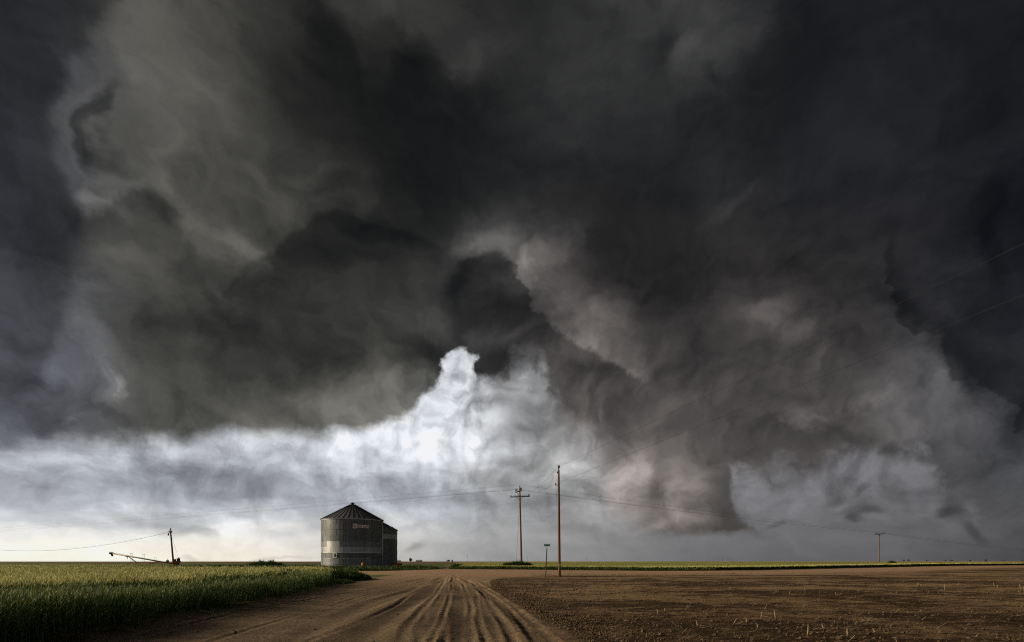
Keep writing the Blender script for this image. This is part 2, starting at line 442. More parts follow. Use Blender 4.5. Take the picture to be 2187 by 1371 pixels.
# behind the photographer: plain overcast; above everything a trace of the clear sky filtering through
ns = W.new('ShaderNodeTexSky', sky_type='NISHITA')
ns.sun_disc = False
ns.sun_elevation = SUN_EL
ns.sun_rotation = SUN_AZ
behind = W.ss(W.m('ABSOLUTE', az), 0.95, 2.2)
rear = W.mix(W.ss(tel, 0.0, 0.5), (0.37, 0.385, 0.41, 1), (0.03, 0.031, 0.036, 1))
skyc = W.mix(behind, skyc, rear)
bg = W.new('ShaderNodeBackground'); W.put(bg.inputs['Color'], skyc); bg.inputs['Strength'].default_value = 1.0
bg2 = W.new('ShaderNodeBackground'); W.put(bg2.inputs['Color'], ns.outputs[0]); bg2.inputs['Strength'].default_value = 0.0012
ad = W.new('ShaderNodeAddShader')
WT.links.new(bg.outputs[0], ad.inputs[0]); WT.links.new(bg2.outputs[0], ad.inputs[1])
wo = W.new('ShaderNodeOutputWorld')
WT.links.new(ad.outputs[0], wo.inputs['Surface'])

# ------------------------------------------------------------------ helpers
def smooth(v, a, b):
    t = np.clip((np.asarray(v, float) - a) / (b - a), 0, 1)
    return t * t * (3 - 2 * t)


_rng = np.random.default_rng(5)
_lat = _rng.random((256, 256))


def vnoise(x, y):
    x = np.asarray(x, float); y = np.asarray(y, float)
    xi = np.floor(x).astype(int); yi = np.floor(y).astype(int)
    fx = x - xi; fy = y - yi
    fx = fx * fx * (3 - 2 * fx); fy = fy * fy * (3 - 2 * fy)
    a = _lat[xi & 255, yi & 255]; b = _lat[(xi + 1) & 255, yi & 255]
    c = _lat[xi & 255, (yi + 1) & 255]; d = _lat[(xi + 1) & 255, (yi + 1) & 255]
    return (a * (1 - fx) + b * fx) * (1 - fy) + (c * (1 - fx) + d * fx) * fy


def fbm(x, y, n=4, g=0.5):
    s = 0; a = 1; t = 0
    for i in range(n):
        s = s + a * vnoise(x * 2 ** i + 17.3 * i, y * 2 ** i + 5.1 * i); t += a; a *= g
    return s / t - 0.5


def tag(o, label=None, cat=None, group=None, kind=None):
    if label: o['label'] = label
    if cat: o['category'] = cat
    if group: o['group'] = group
    if kind: o['kind'] = kind
    return o


def link(name, me, mat=None, parent=None, loc=None):
    o = bpy.data.objects.new(name, me)
    COL.objects.link(o)
    if mat is not None:
        for m_ in (mat if isinstance(mat, (list, tuple)) else [mat]): me.materials.append(m_)
    if parent is not None: o.parent = parent
    if loc is not None: o.location = loc
    return o


def thing(name, label, cat, loc=(0, 0, 0), rz=0, group=None):
    o = bpy.data.objects.new(name, None)
    COL.objects.link(o)
    o.empty_display_size = 0.3
    o.location = loc; o.rotation_euler = (0, 0, rz)
    return tag(o, label, cat, group)


def np_mesh(name, verts, quads, smooth_=False, attrs=None, mat_index=None):
    """verts (N,3), quads (M,4) int"""
    me = bpy.data.meshes.new(name)
    verts = np.ascontiguousarray(verts, dtype=np.float32); quads = np.ascontiguousarray(quads, dtype=np.int32)
    k = quads.shape[1]
    me.vertices.add(len(verts)); me.vertices.foreach_set('co', verts.ravel())
    me.loops.add(quads.size); me.loops.foreach_set('vertex_index', quads.ravel())
    me.polygons.add(len(quads))
    me.polygons.foreach_set('loop_start', np.arange(0, quads.size, k, dtype=np.int32))
    if mat_index is not None: me.polygons.foreach_set('material_index', np.asarray(mat_index, dtype=np.int32))
    me.polygons.foreach_set('use_smooth', np.full(len(quads), smooth_, dtype=bool))
    for an, av in (attrs or {}).items():
        a = me.attributes.new(an, 'FLOAT', 'POINT')
        a.data.foreach_set('value', np.ascontiguousarray(av, dtype=np.float32))
    me.update(calc_edges=True)
    me.validate()
    return me


class MB:
    """collects simple solids into one mesh"""
    def __init__(s): s.v = []; s.f = []; s.mi = []
    def quad(s, pts, mi=0):
        b = len(s.v); s.v += [tuple(p) for p in pts]; s.f.append(tuple(range(b, b + len(pts)))); s.mi.append(mi)
    def box(s, c, d, rot=None, mi=0):
        b = len(s.v)
        for sx in (-1, 1):
            for sy in (-1, 1):
                for sz in (-1, 1):
                    p = Vector((sx * d[0] / 2, sy * d[1] / 2, sz * d[2] / 2))
                    if rot is not None: p = rot @ p
                    s.v.append(tuple(p + Vector(c)))
        for q in ((0, 1, 3, 2), (4, 6, 7, 5), (0, 4, 5, 1), (2, 3, 7, 6), (0, 2, 6, 4), (1, 5, 7, 3)):
            s.f.append(tuple(b + i for i in q)); s.mi.append(mi)
        return s
    def tube(s, pts, rad, seg=8, mi=0, cap=True):
        pts = [Vector(p) for p in pts]
        if not isinstance(rad, (list, tuple)): rad = [rad] * len(pts)
        b = len(s.v)
        prev = None
        for i, p in enumerate(pts):
            d = (pts[min(i + 1, len(pts) - 1)] - pts[max(i - 1, 0)]).normalized()
            up = Vector((0, 0, 1)) if abs(d.z) < 0.95 else Vector((0, 1, 0))
            u = d.cross(up).normalized() if prev is None else (prev - d * prev.dot(d)).normalized()
            prev = u
            w = d.cross(u)
            for k in range(seg):
                a = 2 * math.pi * k / seg
                s.v.append(tuple(p + (u * math.cos(a) + w * math.sin(a)) * rad[i]))
        for i in range(len(pts) - 1):
            for k in range(seg):
                k2 = (k + 1) % seg
                s.f.append((b + i * seg + k, b + i * seg + k2, b + (i + 1) * seg + k2, b + (i + 1) * seg + k)); s.mi.append(mi)
        if cap:
            s.f.append(tuple(b + k for k in range(seg))[::-1]); s.mi.append(mi)
            e = b + (len(pts) - 1) * seg
            s.f.append(tuple(e + k for k in range(seg))); s.mi.append(mi)
        return s
    def lathe(s, prof, c=(0, 0, 0), seg=16, mi=0):
        b = len(s.v)
        for r, z in prof:
            for k in range(seg):
                a = 2 * math.pi * k / seg
                s.v.append((c[0] + r * math.cos(a), c[1] + r * math.sin(a), c[2] + z))
        for i in range(len(prof) - 1):
            for k in range(seg):
                k2 = (k + 1) % seg
                s.f.append((b + i * seg + k, b + i * seg + k2, b + (i + 1) * seg + k2, b + (i + 1) * seg + k)); s.mi.append(mi)
        s.f.append(tuple(b + k for k in range(seg))[::-1]); s.mi.append(mi)
        e = b + (len(prof) - 1) * seg
        s.f.append(tuple(e + k for k in range(seg))); s.mi.append(mi)
        return s
    def build(s, name, mat, parent=None, smooth_=False, loc=None):
        me = bpy.data.meshes.new(name)
        me.from_pydata(s.v, [], s.f)
        me.polygons.foreach_set('material_index', s.mi)
        if smooth_: me.polygons.foreach_set('use_smooth', [len(f) == 4 for f in s.f])
        me.update()
        return link(name, me, mat, parent, loc)


def material(name, fn, rough=0.9, metallic=0.0, spec=0.3, trans=0.0):
    m = bpy.data.materials.new(name)
    m.use_nodes = True
    t = m.node_tree
    t.nodes.clear()
    b = NB(t)
    out = b.new('ShaderNodeOutputMaterial')
    bs = b.new('ShaderNodeBsdfPrincipled')
    bs.inputs['Roughness'].default_value = rough
    bs.inputs['Metallic'].default_value = metallic
    bs.inputs['Specular IOR Level'].default_value = spec
    col, bump = fn(b)
    b.put(bs.inputs['Base Color'], col)
    if bump is not None:
        bm = b.new('ShaderNodeBump')
        bm.inputs['Strength'].default_value = bump[1]; bm.inputs['Distance'].default_value = bump[2]
        b.put(bm.inputs['Height'], bump[0]); t.links.new(bm.outputs[0], bs.inputs['Normal'])
    sh = bs.outputs[0]
    if trans > 0:
        tr = b.new('ShaderNodeBsdfTranslucent'); b.put(tr.inputs['Color'], col)
        mx = b.new('ShaderNodeMixShader'); mx.inputs[0].default_value = trans
        t.links.new(sh, mx.inputs[1]); t.links.new(tr.outputs[0], mx.inputs[2]); sh = mx.outputs[0]
    t.links.new(sh, out.inputs['Surface'])
    return m


def attr(b, name):
    n = b.new('ShaderNodeAttribute', attribute_name=name)
    return n.outputs['Fac']


def objpos(b):
    return b.new('ShaderNodeTexCoord').outputs['Object']


def simple(name, c, var=0.25, scale=6.0, rough=0.8, metallic=0.0, spec=0.3, bump=0.0):
    def fn(b):
        p = objpos(b)
        n = b.noise(p, scale, 5.0, 0.6)
        k = b.lin(n, 0.25, 0.75, 1 - var, 1 + var)
        col = b.vm('SCALE', c[:3], scale=k)
        return col, ((n, bump, 0.02) if bump else None)
    return material(name, fn, rough, metallic, spec)


# ------------------------------------------------------------------ terrain
def road_left(y): return np.interp(y, [0, 11, 15, 20, 26, 34, 40, 46, 60], [-8.6, -9.0, -9.5, -9.9, -10.2, -11.5, -13.5, -17, -60])
def road_right(y): return np.interp(y, [0, 10.8, 15, 20, 30, 40, 48, 54, 60], [2.3, 1.35, 0.75, 0.1, -1.2, -1.8, -0.9, 3.0, 60])
def cross_near(x): return np.interp(x, [0, 12, 40, 90, 400], [58, 57, 62, 90, 225])
def cross_far(x): return np.interp(x, [-10, 0, 12, 20, 36, 52, 90, 400], [84, 82, 76, 73, 75, 83, 108, 260])


def height(x, y):
    x = np.asarray(x, float); y = np.asarray(y, float)
    lf = smooth(x, -24, -8)
    z = (0.12 + 0.30 * lf) * np.clip((y - 20) / 65, 0, 1)
    z = z + 0.30 * smooth(x, 20, 110) * smooth(y, 50, 90) * np.clip(1 - (y - 400) / 2000, 0, 1)
    # mounds of the field: slow swells
    fld = smooth(x, 1.0, 5.0) * smooth(cross_near(x) - y, 0, 6)
    z = z + fld * (0.10 * fbm(x * 0.16 + 3, y * 0.16, 3) + 0.05 * fbm(x * 0.7, y * 1.1 + 9, 3))
    # verge bank beside the wheat
    z = z + 0.10 * smooth(road_left(y) - x, -0.6, 0.6) * smooth(60 - y, 0, 10)
    # windrow of graded dirt along the right edge of the road
    d = x - road_right(y)
    z = z + 0.07 * np.exp(-((d - 0.25) / 0.5) ** 2) * smooth(52 - y, 0, 10)
    return z


def rough(x, y):
    """broken soil of the bare field, with old cultivation strips"""
    n_ = smooth(70 - y, 0, 30)
    f = n_ * smooth(x - road_right(y), -0.5, 1.5)
    r = f * (0.07 * fbm(x * 1.7, y * 2.6, 4, 0.6) + 0.05 * np.abs(fbm(x * 5.1, y * 6.3, 3, 0.7)))
    return r + n_ * smooth(x, 3, 8) * 0.025 * np.sin((y * 0.94 + x * 0.05) * 6.2832 / 0.76 + 2 * fbm(x * .2, y * .2, 2))


def surf(x, y): return height(x, y) + rough(np.asarray(x, float), np.asarray(y, float))


def at(px, py, z=None):
    """point of the ground seen at a pixel of the photograph; with z a point at that height"""
    if z is not None:
        y = (EYE - z) * FPX / (py - HOR)
        return (px - CX) / FPX * y, y, z
    y = 20.0
    for _ in range(40):
        x = (px - CX) / FPX * y
        zz = float(height(x, y))
        y = y * 0.5 + 0.5 * (EYE - zz) * FPX / (py - HOR)
    return (px - CX) / FPX * y, y, float(height((px - CX) / FPX * y, y))


def up_at(px, py, y):
    """point above the ground at depth y"""
    return ((px - CX) / FPX * y, y, EYE + (HOR - py) / FPX * y)


TRACKS = [  # pixel polylines on the ground; half width, depth, berm height
 ([(962,1226),(958,1245),(956,1267),(953,1296),(943,1328),(930,1369)], .07, .03, .045),
 ([(966,1226),(966,1245),(966,1264),(959,1296),(950,1334),(945,1369)], .08, .03, .045),
 ([(968,1228),(974,1250),(978,1270),(984,1318),(978,1369)], .26, .07, .02),
 ([(965,1226),(1000,1243),(1014,1257),(1023,1283),(1026,1318),(1039,1369)], .08, .04, .04),
 ([(968,1226),(1004,1244),(1020,1257),(1046,1283),(1068,1315),(1087,1363)], .10, .05, .045),
 ([(972,1228),(1014,1248),(1052,1273),(1100,1312),(1142,1350),(1161,1371)], .22, .08, .05),
 ([(976,1228),(1020,1244),(1068,1273),(1126,1315),(1190,1369)], .09, .05, .055),
 ([(980,1228),(1036,1243),(1084,1273),(1148,1315),(1219,1369)], .17, .07, .06),
 ([(955,1230),(940,1248),(921,1273),(908,1296),(879,1324),(854,1369)], .10, .035, .03),
 ([(950,1232),(905,1267),(860,1296),(806,1324),(732,1369)], .42, .08, .04),
 ([(940,1234),(870,1262),(780,1285),(700,1324),(590,1371)], .25, .04, .03),
 ([(930,1234),(850,1256),(740,1281),(600,1322),(440,1371)], .10, .03, .025),
 ([(900,1236),(800,1256),(660,1280),(544,1297),(408,1330),(311,1351),(200,1385)], .12, .05, .04),
 ([(946,1236),(900,1258),(830,1296),(760,1330),(660,1371)], .08, .025, .025),
 ([(960,1236),(935,1262),(915,1300),(900,1340),(890,1371)], .08, .025, .03),
 ([(975,1232),(995,1258),(1005,1290),(1003,1330),(1008,1371)], .09, .03, .035),
 ([(985,1232),(1030,1256),(1075,1290),(1115,1330),(1150,1371)], .07, .03, .03),
]
_tr = []
for pts_, w_, d_, b_ in TRACKS:
    q = sorted([at(px, py)[:2][::-1] for px, py in pts_])
    q = [(q[0][0] - 4, q[0][1] + (q[0][1] - q[1][1]) / max(.1, q[1][0] - q[0][0]) * 4)] + q + [(70, q[-1][1] * 1.15)]
    _tr.append((np.array([a for a, b in q]), np.array([b for a, b in q]), w_, d_, b_))


def ruts(x, y):
    dz = np.zeros_like(x); loose = np.zeros_like(x); damp = np.zeros_like(x)
    for k, (ys, xs, w, d, b) in enumerate(_tr):
        # a smooth curve through the points
        f = np.interp(y, ys, xs)
        f = (f + np.interp(y - 1.5, ys, xs) + np.interp(y + 1.5, ys, xs)) / 3
        f = f + 0.30 * fbm(y * 0.11 + 5 * k, y * 0 + 2 * k, 2) + 0.05 * fbm(y * 0.5 + 11 * k, y * 0 + k, 2)
        u = (x - f) / w
        str_ = np.clip(0.45 + 1.5 * fbm(y * 0.22 + 3 * k, k * 7.7 + 0 * y, 3), 0.05, 1.1)
        fade = smooth(62 - y, 0, 25) * str_
        dz += fade * (-d * np.exp(-u ** 2) + b * np.exp(-((np.abs(u) - 1.7) / 0.55) ** 2))
        if w > .16:
            u2 = (x - f + 0.15 * fbm(x * 2.5, y * .8 + k, 3)) / (w * 1.5)
            damp = np.maximum(damp, np.clip(fade * 1.5, 0, 1) * smooth(48 - y, 0, 22) * np.exp(-u2 ** 2))
        loose = np.maximum(loose, fade * np.exp(-((np.abs(u) - 1.7) / 0.6) ** 2) * min(1, b / 0.045))
    return dz, loose, damp


def axis(a0, a1, step, lo, hi, grow):
    c = list(np.arange(a0, a1, step))
    s = step
    v = a1
    while v < hi:
        c.append(v); s *= grow; v += s
    c.append(hi)
    s = step; v = a0 - step; l = []
    while v > lo:
        l.append(v); s *= grow; v -= s
    l.append(lo)
    return np.array(l[::-1] + c)


gx = axis(-14.0, 9.0, 0.065, -9000, 9000, 1.045)
gy = axis(9.0, 17.0, 0.055, -600, 16000, 1.013)
GX, GY = np.meshgrid(gx, gy)
Z = height(GX, GY)
rdl, rdr = road_left(GY), road_right(GY)
wob = 0.5 * fbm(GX * 0.6, GY * 0.6, 3) + 0.35 * fbm(GX * 3, GY * 3, 2)
inmain = smooth(GX - rdl + wob, -0.25, 0.25) * smooth(rdr - GX + 1.6 * wob, -1.3, 1.3) * smooth(62 - GY, -1, 3)
wob2 = 2.0 * fbm(GX * 0.15, GY * 0.2, 3)
incross = smooth(GY - cross_near(GX) + 2.5 * wob2, -3.5, 3.5) * smooth(cross_far(GX) - GY + 0.5 * wob2, -0.6, 0.6) * smooth(GX, -400, -300)
road = np.maximum(inmain, incross)
rz_, loose, damp = ruts(GX, GY)
near = smooth(70 - GY, 0, 30)
Z = Z + rz_ * inmain
Z = Z + near * road * (0.016 * fbm(GX * 6, GY * 4, 4, .6) + 0.05 * fbm(GX * 0.5, GY * 0.15, 3))
Z = Z + (1 - road) * rough(GX, GY)
ny, nx = GX.shape
idx = np.arange(nx * ny).reshape(ny, nx)
Q = np.stack([idx[:-1, :-1], idx[:-1, 1:], idx[1:, 1:], idx[1:, :-1]], -1).reshape(-1, 4)
V = np.stack([GX, GY, Z], -1).reshape(-1, 3)
roadv = road.ravel(); loosev = (loose * inmain).ravel(); dampv = (damp * inmain).ravel()
qr = roadv[Q].mean(1)
xf, yf = GX.ravel(), GY.ravel()
# green ground cover under weeds and grass; far ploughed land beyond
green = smooth(yf, 84, 90) * smooth(-5 - xf, 0, 3) * (1 - smooth(yf, 320, 700)) * (1 - smooth(np.abs(xf + 0.122 * yf), 1.8, 1.0) * (yf < 260))
green = np.maximum(green, smooth(-12 - xf, 0, 2) * smooth(yf, 34, 40) * (1 - smooth(yf, 56, 60)))


def soil_fn(b):
    p = b.new('ShaderNodeNewGeometry').outputs['Position']
    rd, lo, gr = attr(b, 'road'), attr(b, 'loose'), attr(b, 'green')
    ps = b.vm('MULTIPLY', p, (1.0, 2.2, 1.0))
    big_ = b.noise(ps, 0.11, 4.0, 0.55)
    mid = b.noise(ps, 0.8, 5.0, 0.6)
    fine = b.noise(p, 9.0, 5.0, 0.7)
    grit = b.noise(p, 45.0, 3.0, 0.7)
    fieldc = b.mix(b.ss(b.add(b.mul(big_, 0.7), b.mul(mid, 0.5)), 0.50, 0.72), (0.055, 0.033, 0.019, 1), (0.228, 0.152, 0.086, 1))
    roadc = b.mix(b.ss(b.add(b.mul(big_, 0.6), b.mul(mid, 0.5)), 0.40, 0.70), (0.085, 0.060, 0.040, 1), (0.165, 0.120, 0.080, 1))
    sepn = b.new('ShaderNodeSeparateXYZ'); b.put(sepn.inputs[0], p)
    fieldc = b.vm('SCALE', fieldc, scale=b.ss(b.mad(mid, 14.0, sepn.outputs[1]), 16.0, 44.0, 0.68, 1.12))  # painted vignette shade: field colour darkened towards the camera
    # the cross road is paler, dustier dirt
    dust = b.ss(sepn.outputs[1], 18.0, 62.0)
    roadc = b.mix(dust, roadc, b.mix(mid, (0.31, 0.205, 0.13, 1), (0.40, 0.27, 0.175, 1)))
    roadc = b.vm('SCALE', roadc, scale=b.mad(b.mul(attr(b, 'damp'), b.lin(mid, 0.3, 0.7, 0.6, 1.0)), -0.62, 1.0))
    roadc = b.mix(b.mul(lo, b.lin(fine, 0.3, 0.7, 0.5, 1.0)), roadc, (0.40, 0.29, 0.18, 1))
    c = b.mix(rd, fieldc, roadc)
    c = b.mix(gr, c, b.mix(mid, (0.05, 0.085, 0.022, 1), (0.10, 0.13, 0.035, 1)))
    far = b.mul(b.ss(sepn.outputs[1], 90.0, 200.0), b.sub(1.0, gr))
    c = b.mix(far, c, (0.17, 0.105, 0.065, 1))
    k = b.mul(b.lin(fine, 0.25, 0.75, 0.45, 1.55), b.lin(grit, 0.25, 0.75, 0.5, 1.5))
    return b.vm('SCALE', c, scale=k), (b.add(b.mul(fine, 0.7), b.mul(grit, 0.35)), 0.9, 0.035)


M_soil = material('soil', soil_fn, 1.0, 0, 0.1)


def sub_sheet(name, sel):
    q = Q[sel]
    used = np.unique(q)
    remap = np.zeros(len(V), dtype=np.int64); remap[used] = np.arange(len(used))
    me = np_mesh(name, V[used], remap[q], True, {'road': roadv[used], 'loose': loosev[used], 'green': green[used], 'damp': dampv[used]})
    return tag(link(name, me, M_soil), kind='structure')


qy = yf[Q].mean(1)
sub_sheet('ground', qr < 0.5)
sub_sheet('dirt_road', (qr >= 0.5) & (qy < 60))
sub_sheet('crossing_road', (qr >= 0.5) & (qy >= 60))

# ------------------------------------------------------------------ blades: every strip is a bent ribbon
def strips(base, direction, up, length, width, nseg, droop, taper=(1.0, 0.0)):
    """base (N,3); direction (N,) azimuth of the lean; up (N,) start angle from horizontal; droop bends it over"""
    N = len(base)
    side = np.stack([-np.sin(direction), np.cos(direction), np.zeros(N)], -1)
    cs = [base]
    p = base.copy()
    for k in range(nseg):
        a = up - droop * (k + 0.5) / nseg
        st = np.stack([np.cos(direction) * np.cos(a), np.sin(direction) * np.cos(a), np.sin(a)], -1) * (length / nseg)[:, None]
        p = p + st
        cs.append(p.copy())
    C = np.stack(cs, 1)
    t = np.linspace(0, 1, nseg + 1)
    w = width[:, None] * (taper[0] + (taper[1] - taper[0]) * t ** 1.5)[None]
    A = C - side[:, None] * w[..., None] / 2; B = C + side[:, None] * w[..., None] / 2
    v = np.stack([A, B], 2).reshape(N, -1, 3)
    n2 = 2 * (nseg + 1)
    q = np.array([[2 * k, 2 * k + 1, 2 * k + 3, 2 * k + 2] for k in range(nseg)])
    quads = (q[None] + (np.arange(N) * n2)[:, None, None]).reshape(-1, 4)
    return v.reshape(-1, 3), quads, np.tile(np.repeat(t, 2), N)


class Blades:
    def __init__(s): s.V = []; s.Q = []; s.h = []; s.r = []; s.e = []; s.n = 0
    def add(s, vqt, rnd, ear):
        v, q, t = vqt
        m = len(v) // len(rnd)
        s.V.append(v); s.Q.append(q + s.n); s.n += len(v)
        s.h.append(t); s.r.append(np.repeat(rnd, m)); s.e.append(np.repeat(np.broadcast_to(np.asarray(ear, float), (len(rnd),)), m))
    def build(s, name, mat):
        me = np_mesh(name, np.concatenate(s.V), np.concatenate(s.Q), False,
                     {'along': np.concatenate(s.h), 'rnd': np.concatenate(s.r), 'ear': np.concatenate(s.e)})
        return link(name, me, mat)


def leaf_mat(name, lo, hi, ear, dead=(0.25, 0.2, 0.09)):
    def fn(b):
        r, e, h = attr(b, 'rnd'), attr(b, 'ear'), attr(b, 'along')
        p = b.new('ShaderNodeNewGeometry').outputs['Position']
        patch = b.noise(p, 0.35, 3.0, 0.5)
        c = b.mix(r, lo + (1,), hi + (1,))
        c = b.mix(b.mul(b.ss(r, 0.90, 0.95), 0.7), c, dead + (1,))
        c = b.mix(b.mul(e, b.lin(patch, 0.3, 0.7, 0.7, 1.0)), c, ear + (1,))
        return b.vm('SCALE', c, scale=b.mul(b.lin(r, 0, 1, 0.75, 1.25), b.lin(patch, 0.3, 0.7, 0.82, 1.18))), None
    return material(name, fn, 0.65, 0, 0.25, trans=0.2)


M_wheat = leaf_mat('wheat', (0.035, 0.08, 0.016), (0.085, 0.15, 0.032), (0.62, 0.57, 0.23))
M_weed = leaf_mat('weeds', (0.034, 0.070, 0.016), (0.075, 0.125, 0.030), (0.10, 0.14, 0.04))
rg = np.random.default_rng(11)


def plants(bl, x, y, z, h, wk, leaves=3, leafw=0.014, ears=True, seg=3, lean_az=0.1, ripe=1.0):
    """wheat plants: stem, leaves, bearded ear"""
    N = len(x)
    if N == 0: return
    base = np.stack([x, y, z], -1)
    az_ = lean_az + rg.normal(0, 1.1, N)
    lean = rg.uniform(0.02, 0.20, N)
    rnd = rg.random(N)
    st = strips(base, az_, np.pi / 2 - lean, h * 0.9, 0.006 * wk, 2, rg.uniform(0.05, 0.25, N), (1.0, 0.8))
    bl.add(st, rnd, 0.0)
    top = st[0].reshape(N, -1, 3)[:, -2:].mean(1)
    if ears:
        e = strips(top - [0, 0, 0.01], az_ + rg.normal(0, .5, N), np.pi / 2 - lean - 0.25, rg.uniform(0.09, 0.13, N), 0.016 * wk, 2, rg.uniform(0.2, 0.9, N), (1.0, 0.35))
        bl.add(e, rnd, 1.0 * ripe)
        e = strips(top + [0, 0, 0.0], az_ + np.pi / 2, np.pi / 2 - lean * 0.5, rg.uniform(0.10, 0.15, N), 0.013 * wk, 2, rg.uniform(0.0, 0.4, N), (1.0, 0.25))
        bl.add(e, rnd, 0.85 * ripe)
    for k in range(leaves):
        f = rg.uniform(0.15, 0.85, N)
        lb = base + (top - base) * f[:, None]
        a = rg.uniform(0, 2 * np.pi, N)
        bl.add(strips(lb, a, rg.uniform(0.9, 1.4, N), rg.uniform(0.16, 0.34, N) * np.clip(h, .5, 1.2), leafw * wk * rg.uniform(.7, 1.2, N), seg, rg.uniform(0.6, 2.0, N)), rg.random(N), 0.0)


# ---- wheat on the left: an outer strip along the road, a low gap, then the field
def lane_x(y): return np.interp(y, [9, 12, 14.3, 16.5, 18.5, 23, 28, 34, 45, 60], [-16.5, -15.0, -13.6, -12.2, -11.6, -11.9, -12.6, -14.2, -18, -30])
def wheat_edge(y): return road_left(y) - 0.55 - 0.15 * np.sin(y * 1.3)


def wheat_h(x, y):
    d = x - lane_x(y)
    gap = np.exp(-(np.abs(d + 0.6) / 0.62) ** 6) * smooth(40 - y, 0, 8)
    outer = smooth(d, -.2, .2) * smooth(40 - y, 0, 8)
    h = 1.06 + 0.12 * fbm(x * 0.5, y * 0.5, 3) + 0.10 * fbm(x * 2.2, y * 2.2, 2) - outer * (0.14 + 0.12 * smooth(y, 11, 16))
    # a trampled spot
    sp_ = np.exp(-(((x + 12.6) / 0.55) ** 2 + ((y - 15.2) / 0.6) ** 2) ** 2)
    return h * (1 - 0.9 * gap) * (1 - 0.85 * sp_), gap


FAR_L = 93.0
bw = Blades()
xmax = -8.0
for (y0, y1, dens, wk, lv, seg) in ((8.2, 14, 230, 1.0, 4, 3), (14, 22, 150, 1.25, 3, 3), (22, 36, 60, 2.0, 2, 2), (36, 58, 22, 3.4, 1, 2), (58, FAR_L, 8, 6.0, 1, 2)):
    xl = -(y1 * 1.06 + 2)
    n = int((y1 - y0) * (xmax - xl) * dens)
    X = rg.uniform(xl, xmax, n); Y = rg.uniform(y0, y1, n)
    keep = (X < wheat_edge(Y) + rg.normal(0, .12, n)) & (X > -(Y * 1.06 + 2))
    deep = wheat_edge(Y) - X
    # plants deep in the stand show only their tops: fewer are enough
    keep &= rg.random(n) < np.where(deep > 2.5, 0.62, 1.0)
    keep &= ~((X > -22) & (Y > 52 + 0.0 * X) & (X > -16.5))
    X, Y = X[keep], Y[keep]
    H_, gap_ = wheat_h(X, Y)
    H_ = H_ * rg.normal(1, 0.075, len(X))
    Zb = height(X, Y)
    g_ = gap_ < 0.5
    X, Y, H_, Zb = X[g_], Y[g_], H_[g_], Zb[g_]
    plants(bw, X, Y, Zb - 0.02, H_, np.full(len(X), wk), lv, 0.017, True, seg, 0.1, 1.0 - 0.85 * smooth(X - lane_x(Y), -.3, .1) * smooth(40 - Y, 0, 10))
print('wheat blades', bw.n)
w_ = bw.build('wheat_field', M_wheat)
tag(w_, 'tall green wheat with yellowing ears growing left of the dirt road', 'wheat', kind='stuff')


def canopy(name, xs, ys, inside, top, mat, skirt=0.7):
    """the closed mass of stems below the ears"""
    X, Y = np.meshgrid(xs, ys)
    hh = top(X, Y)
    v = np.stack([X, Y, height(X, Y) + hh], -1).reshape(-1, 3)
    i_ = np.arange(X.size).reshape(X.shape)
    q = np.stack([i_[:-1, :-1], i_[:-1, 1:], i_[1:, 1:], i_[1:, :-1]], -1).reshape(-1, 4)
    ok = inside(X, Y).ravel()
    q = q[ok[q].all(1)]
    used = np.unique(q); rm = np.zeros(len(v), dtype=np.int64); rm[used] = np.arange(len(used))
    r = rg.random(len(used))
    me = np_mesh(name, v[used], rm[q], False, {'along': r * 0 + .5, 'rnd': r, 'ear': r * 0})
    return link(name, me, mat)


ys_ = axis(9, 30, 0.35, 5, FAR_L - 0.5, 1.03); xs_ = axis(-30, -9, 0.3, -105, -8.2, 1.05)
c_ = canopy('wheat_undergrowth', xs_, ys_, lambda X, Y: (X < wheat_edge(Y) - 0.9) & ~((X > -18) & (Y > 50)),
            lambda X, Y: np.where(Y < 34, 0.62, 0.72) * wheat_h(X, Y)[0] + 0.15 * fbm(X * 2, Y * 2, 2), M_wheat)
tag(c_, 'dense green stems filling the wheat field left of the road', 'wheat', kind='stuff')

# ---- wheat beyond the crossing road, on the right
def far_front(x): return cross_far(x) + 3.0 + 0.8 * fbm(x * 0.3, x * 0 + 2, 3)
bf = Blades()
n = 60000
X = rg.uniform(-9.0, 200, n); D = rg.exponential(2.2, n)
Y = far_front(X) + D
keep = (X > -9 - (D * 0.12)) & (X < Y * 1.06) & (D < 22)
X, Y = X[keep], Y[keep]
plants(bf, X, Y, height(X, Y), 0.50 + 0.08 * fbm(X * .4, Y * .4, 3) + rg.normal(0, .03, len(X)), np.full(len(X), 6.5), 2, 0.02, True, 2)
w2_ = bf.build('far_wheat_edge', M_wheat)
tag(w2_, 'dark green front edge of the wheat field beyond the crossing road', 'wheat', kind='stuff')


def fartop_fn(b):
    p = b.new('ShaderNodeNewGeometry').outputs['Position']
    a = b.noise(b.vm('MULTIPLY', p, (0.02, 0.10, 1)), 1.0, 4.0, 0.55)
    f = b.noise(p, 2.5, 4.0, 0.7)
    sp = b.new('ShaderNodeSeparateXYZ'); b.put(sp.inputs[0], p)
    c = b.mix(b.ss(a, 0.38, 0.62), (0.15, 0.19, 0.04, 1), (0.36, 0.33, 0.10, 1))
    c = b.mix(b.ss(sp.outputs[1], 200.0, 600.0), c, (0.34, 0.27, 0.11, 1))
    return b.vm('SCALE', c, scale=b.lin(f, 0.2, 0.8, 0.6, 1.4)), (f, 0.8, 0.25)


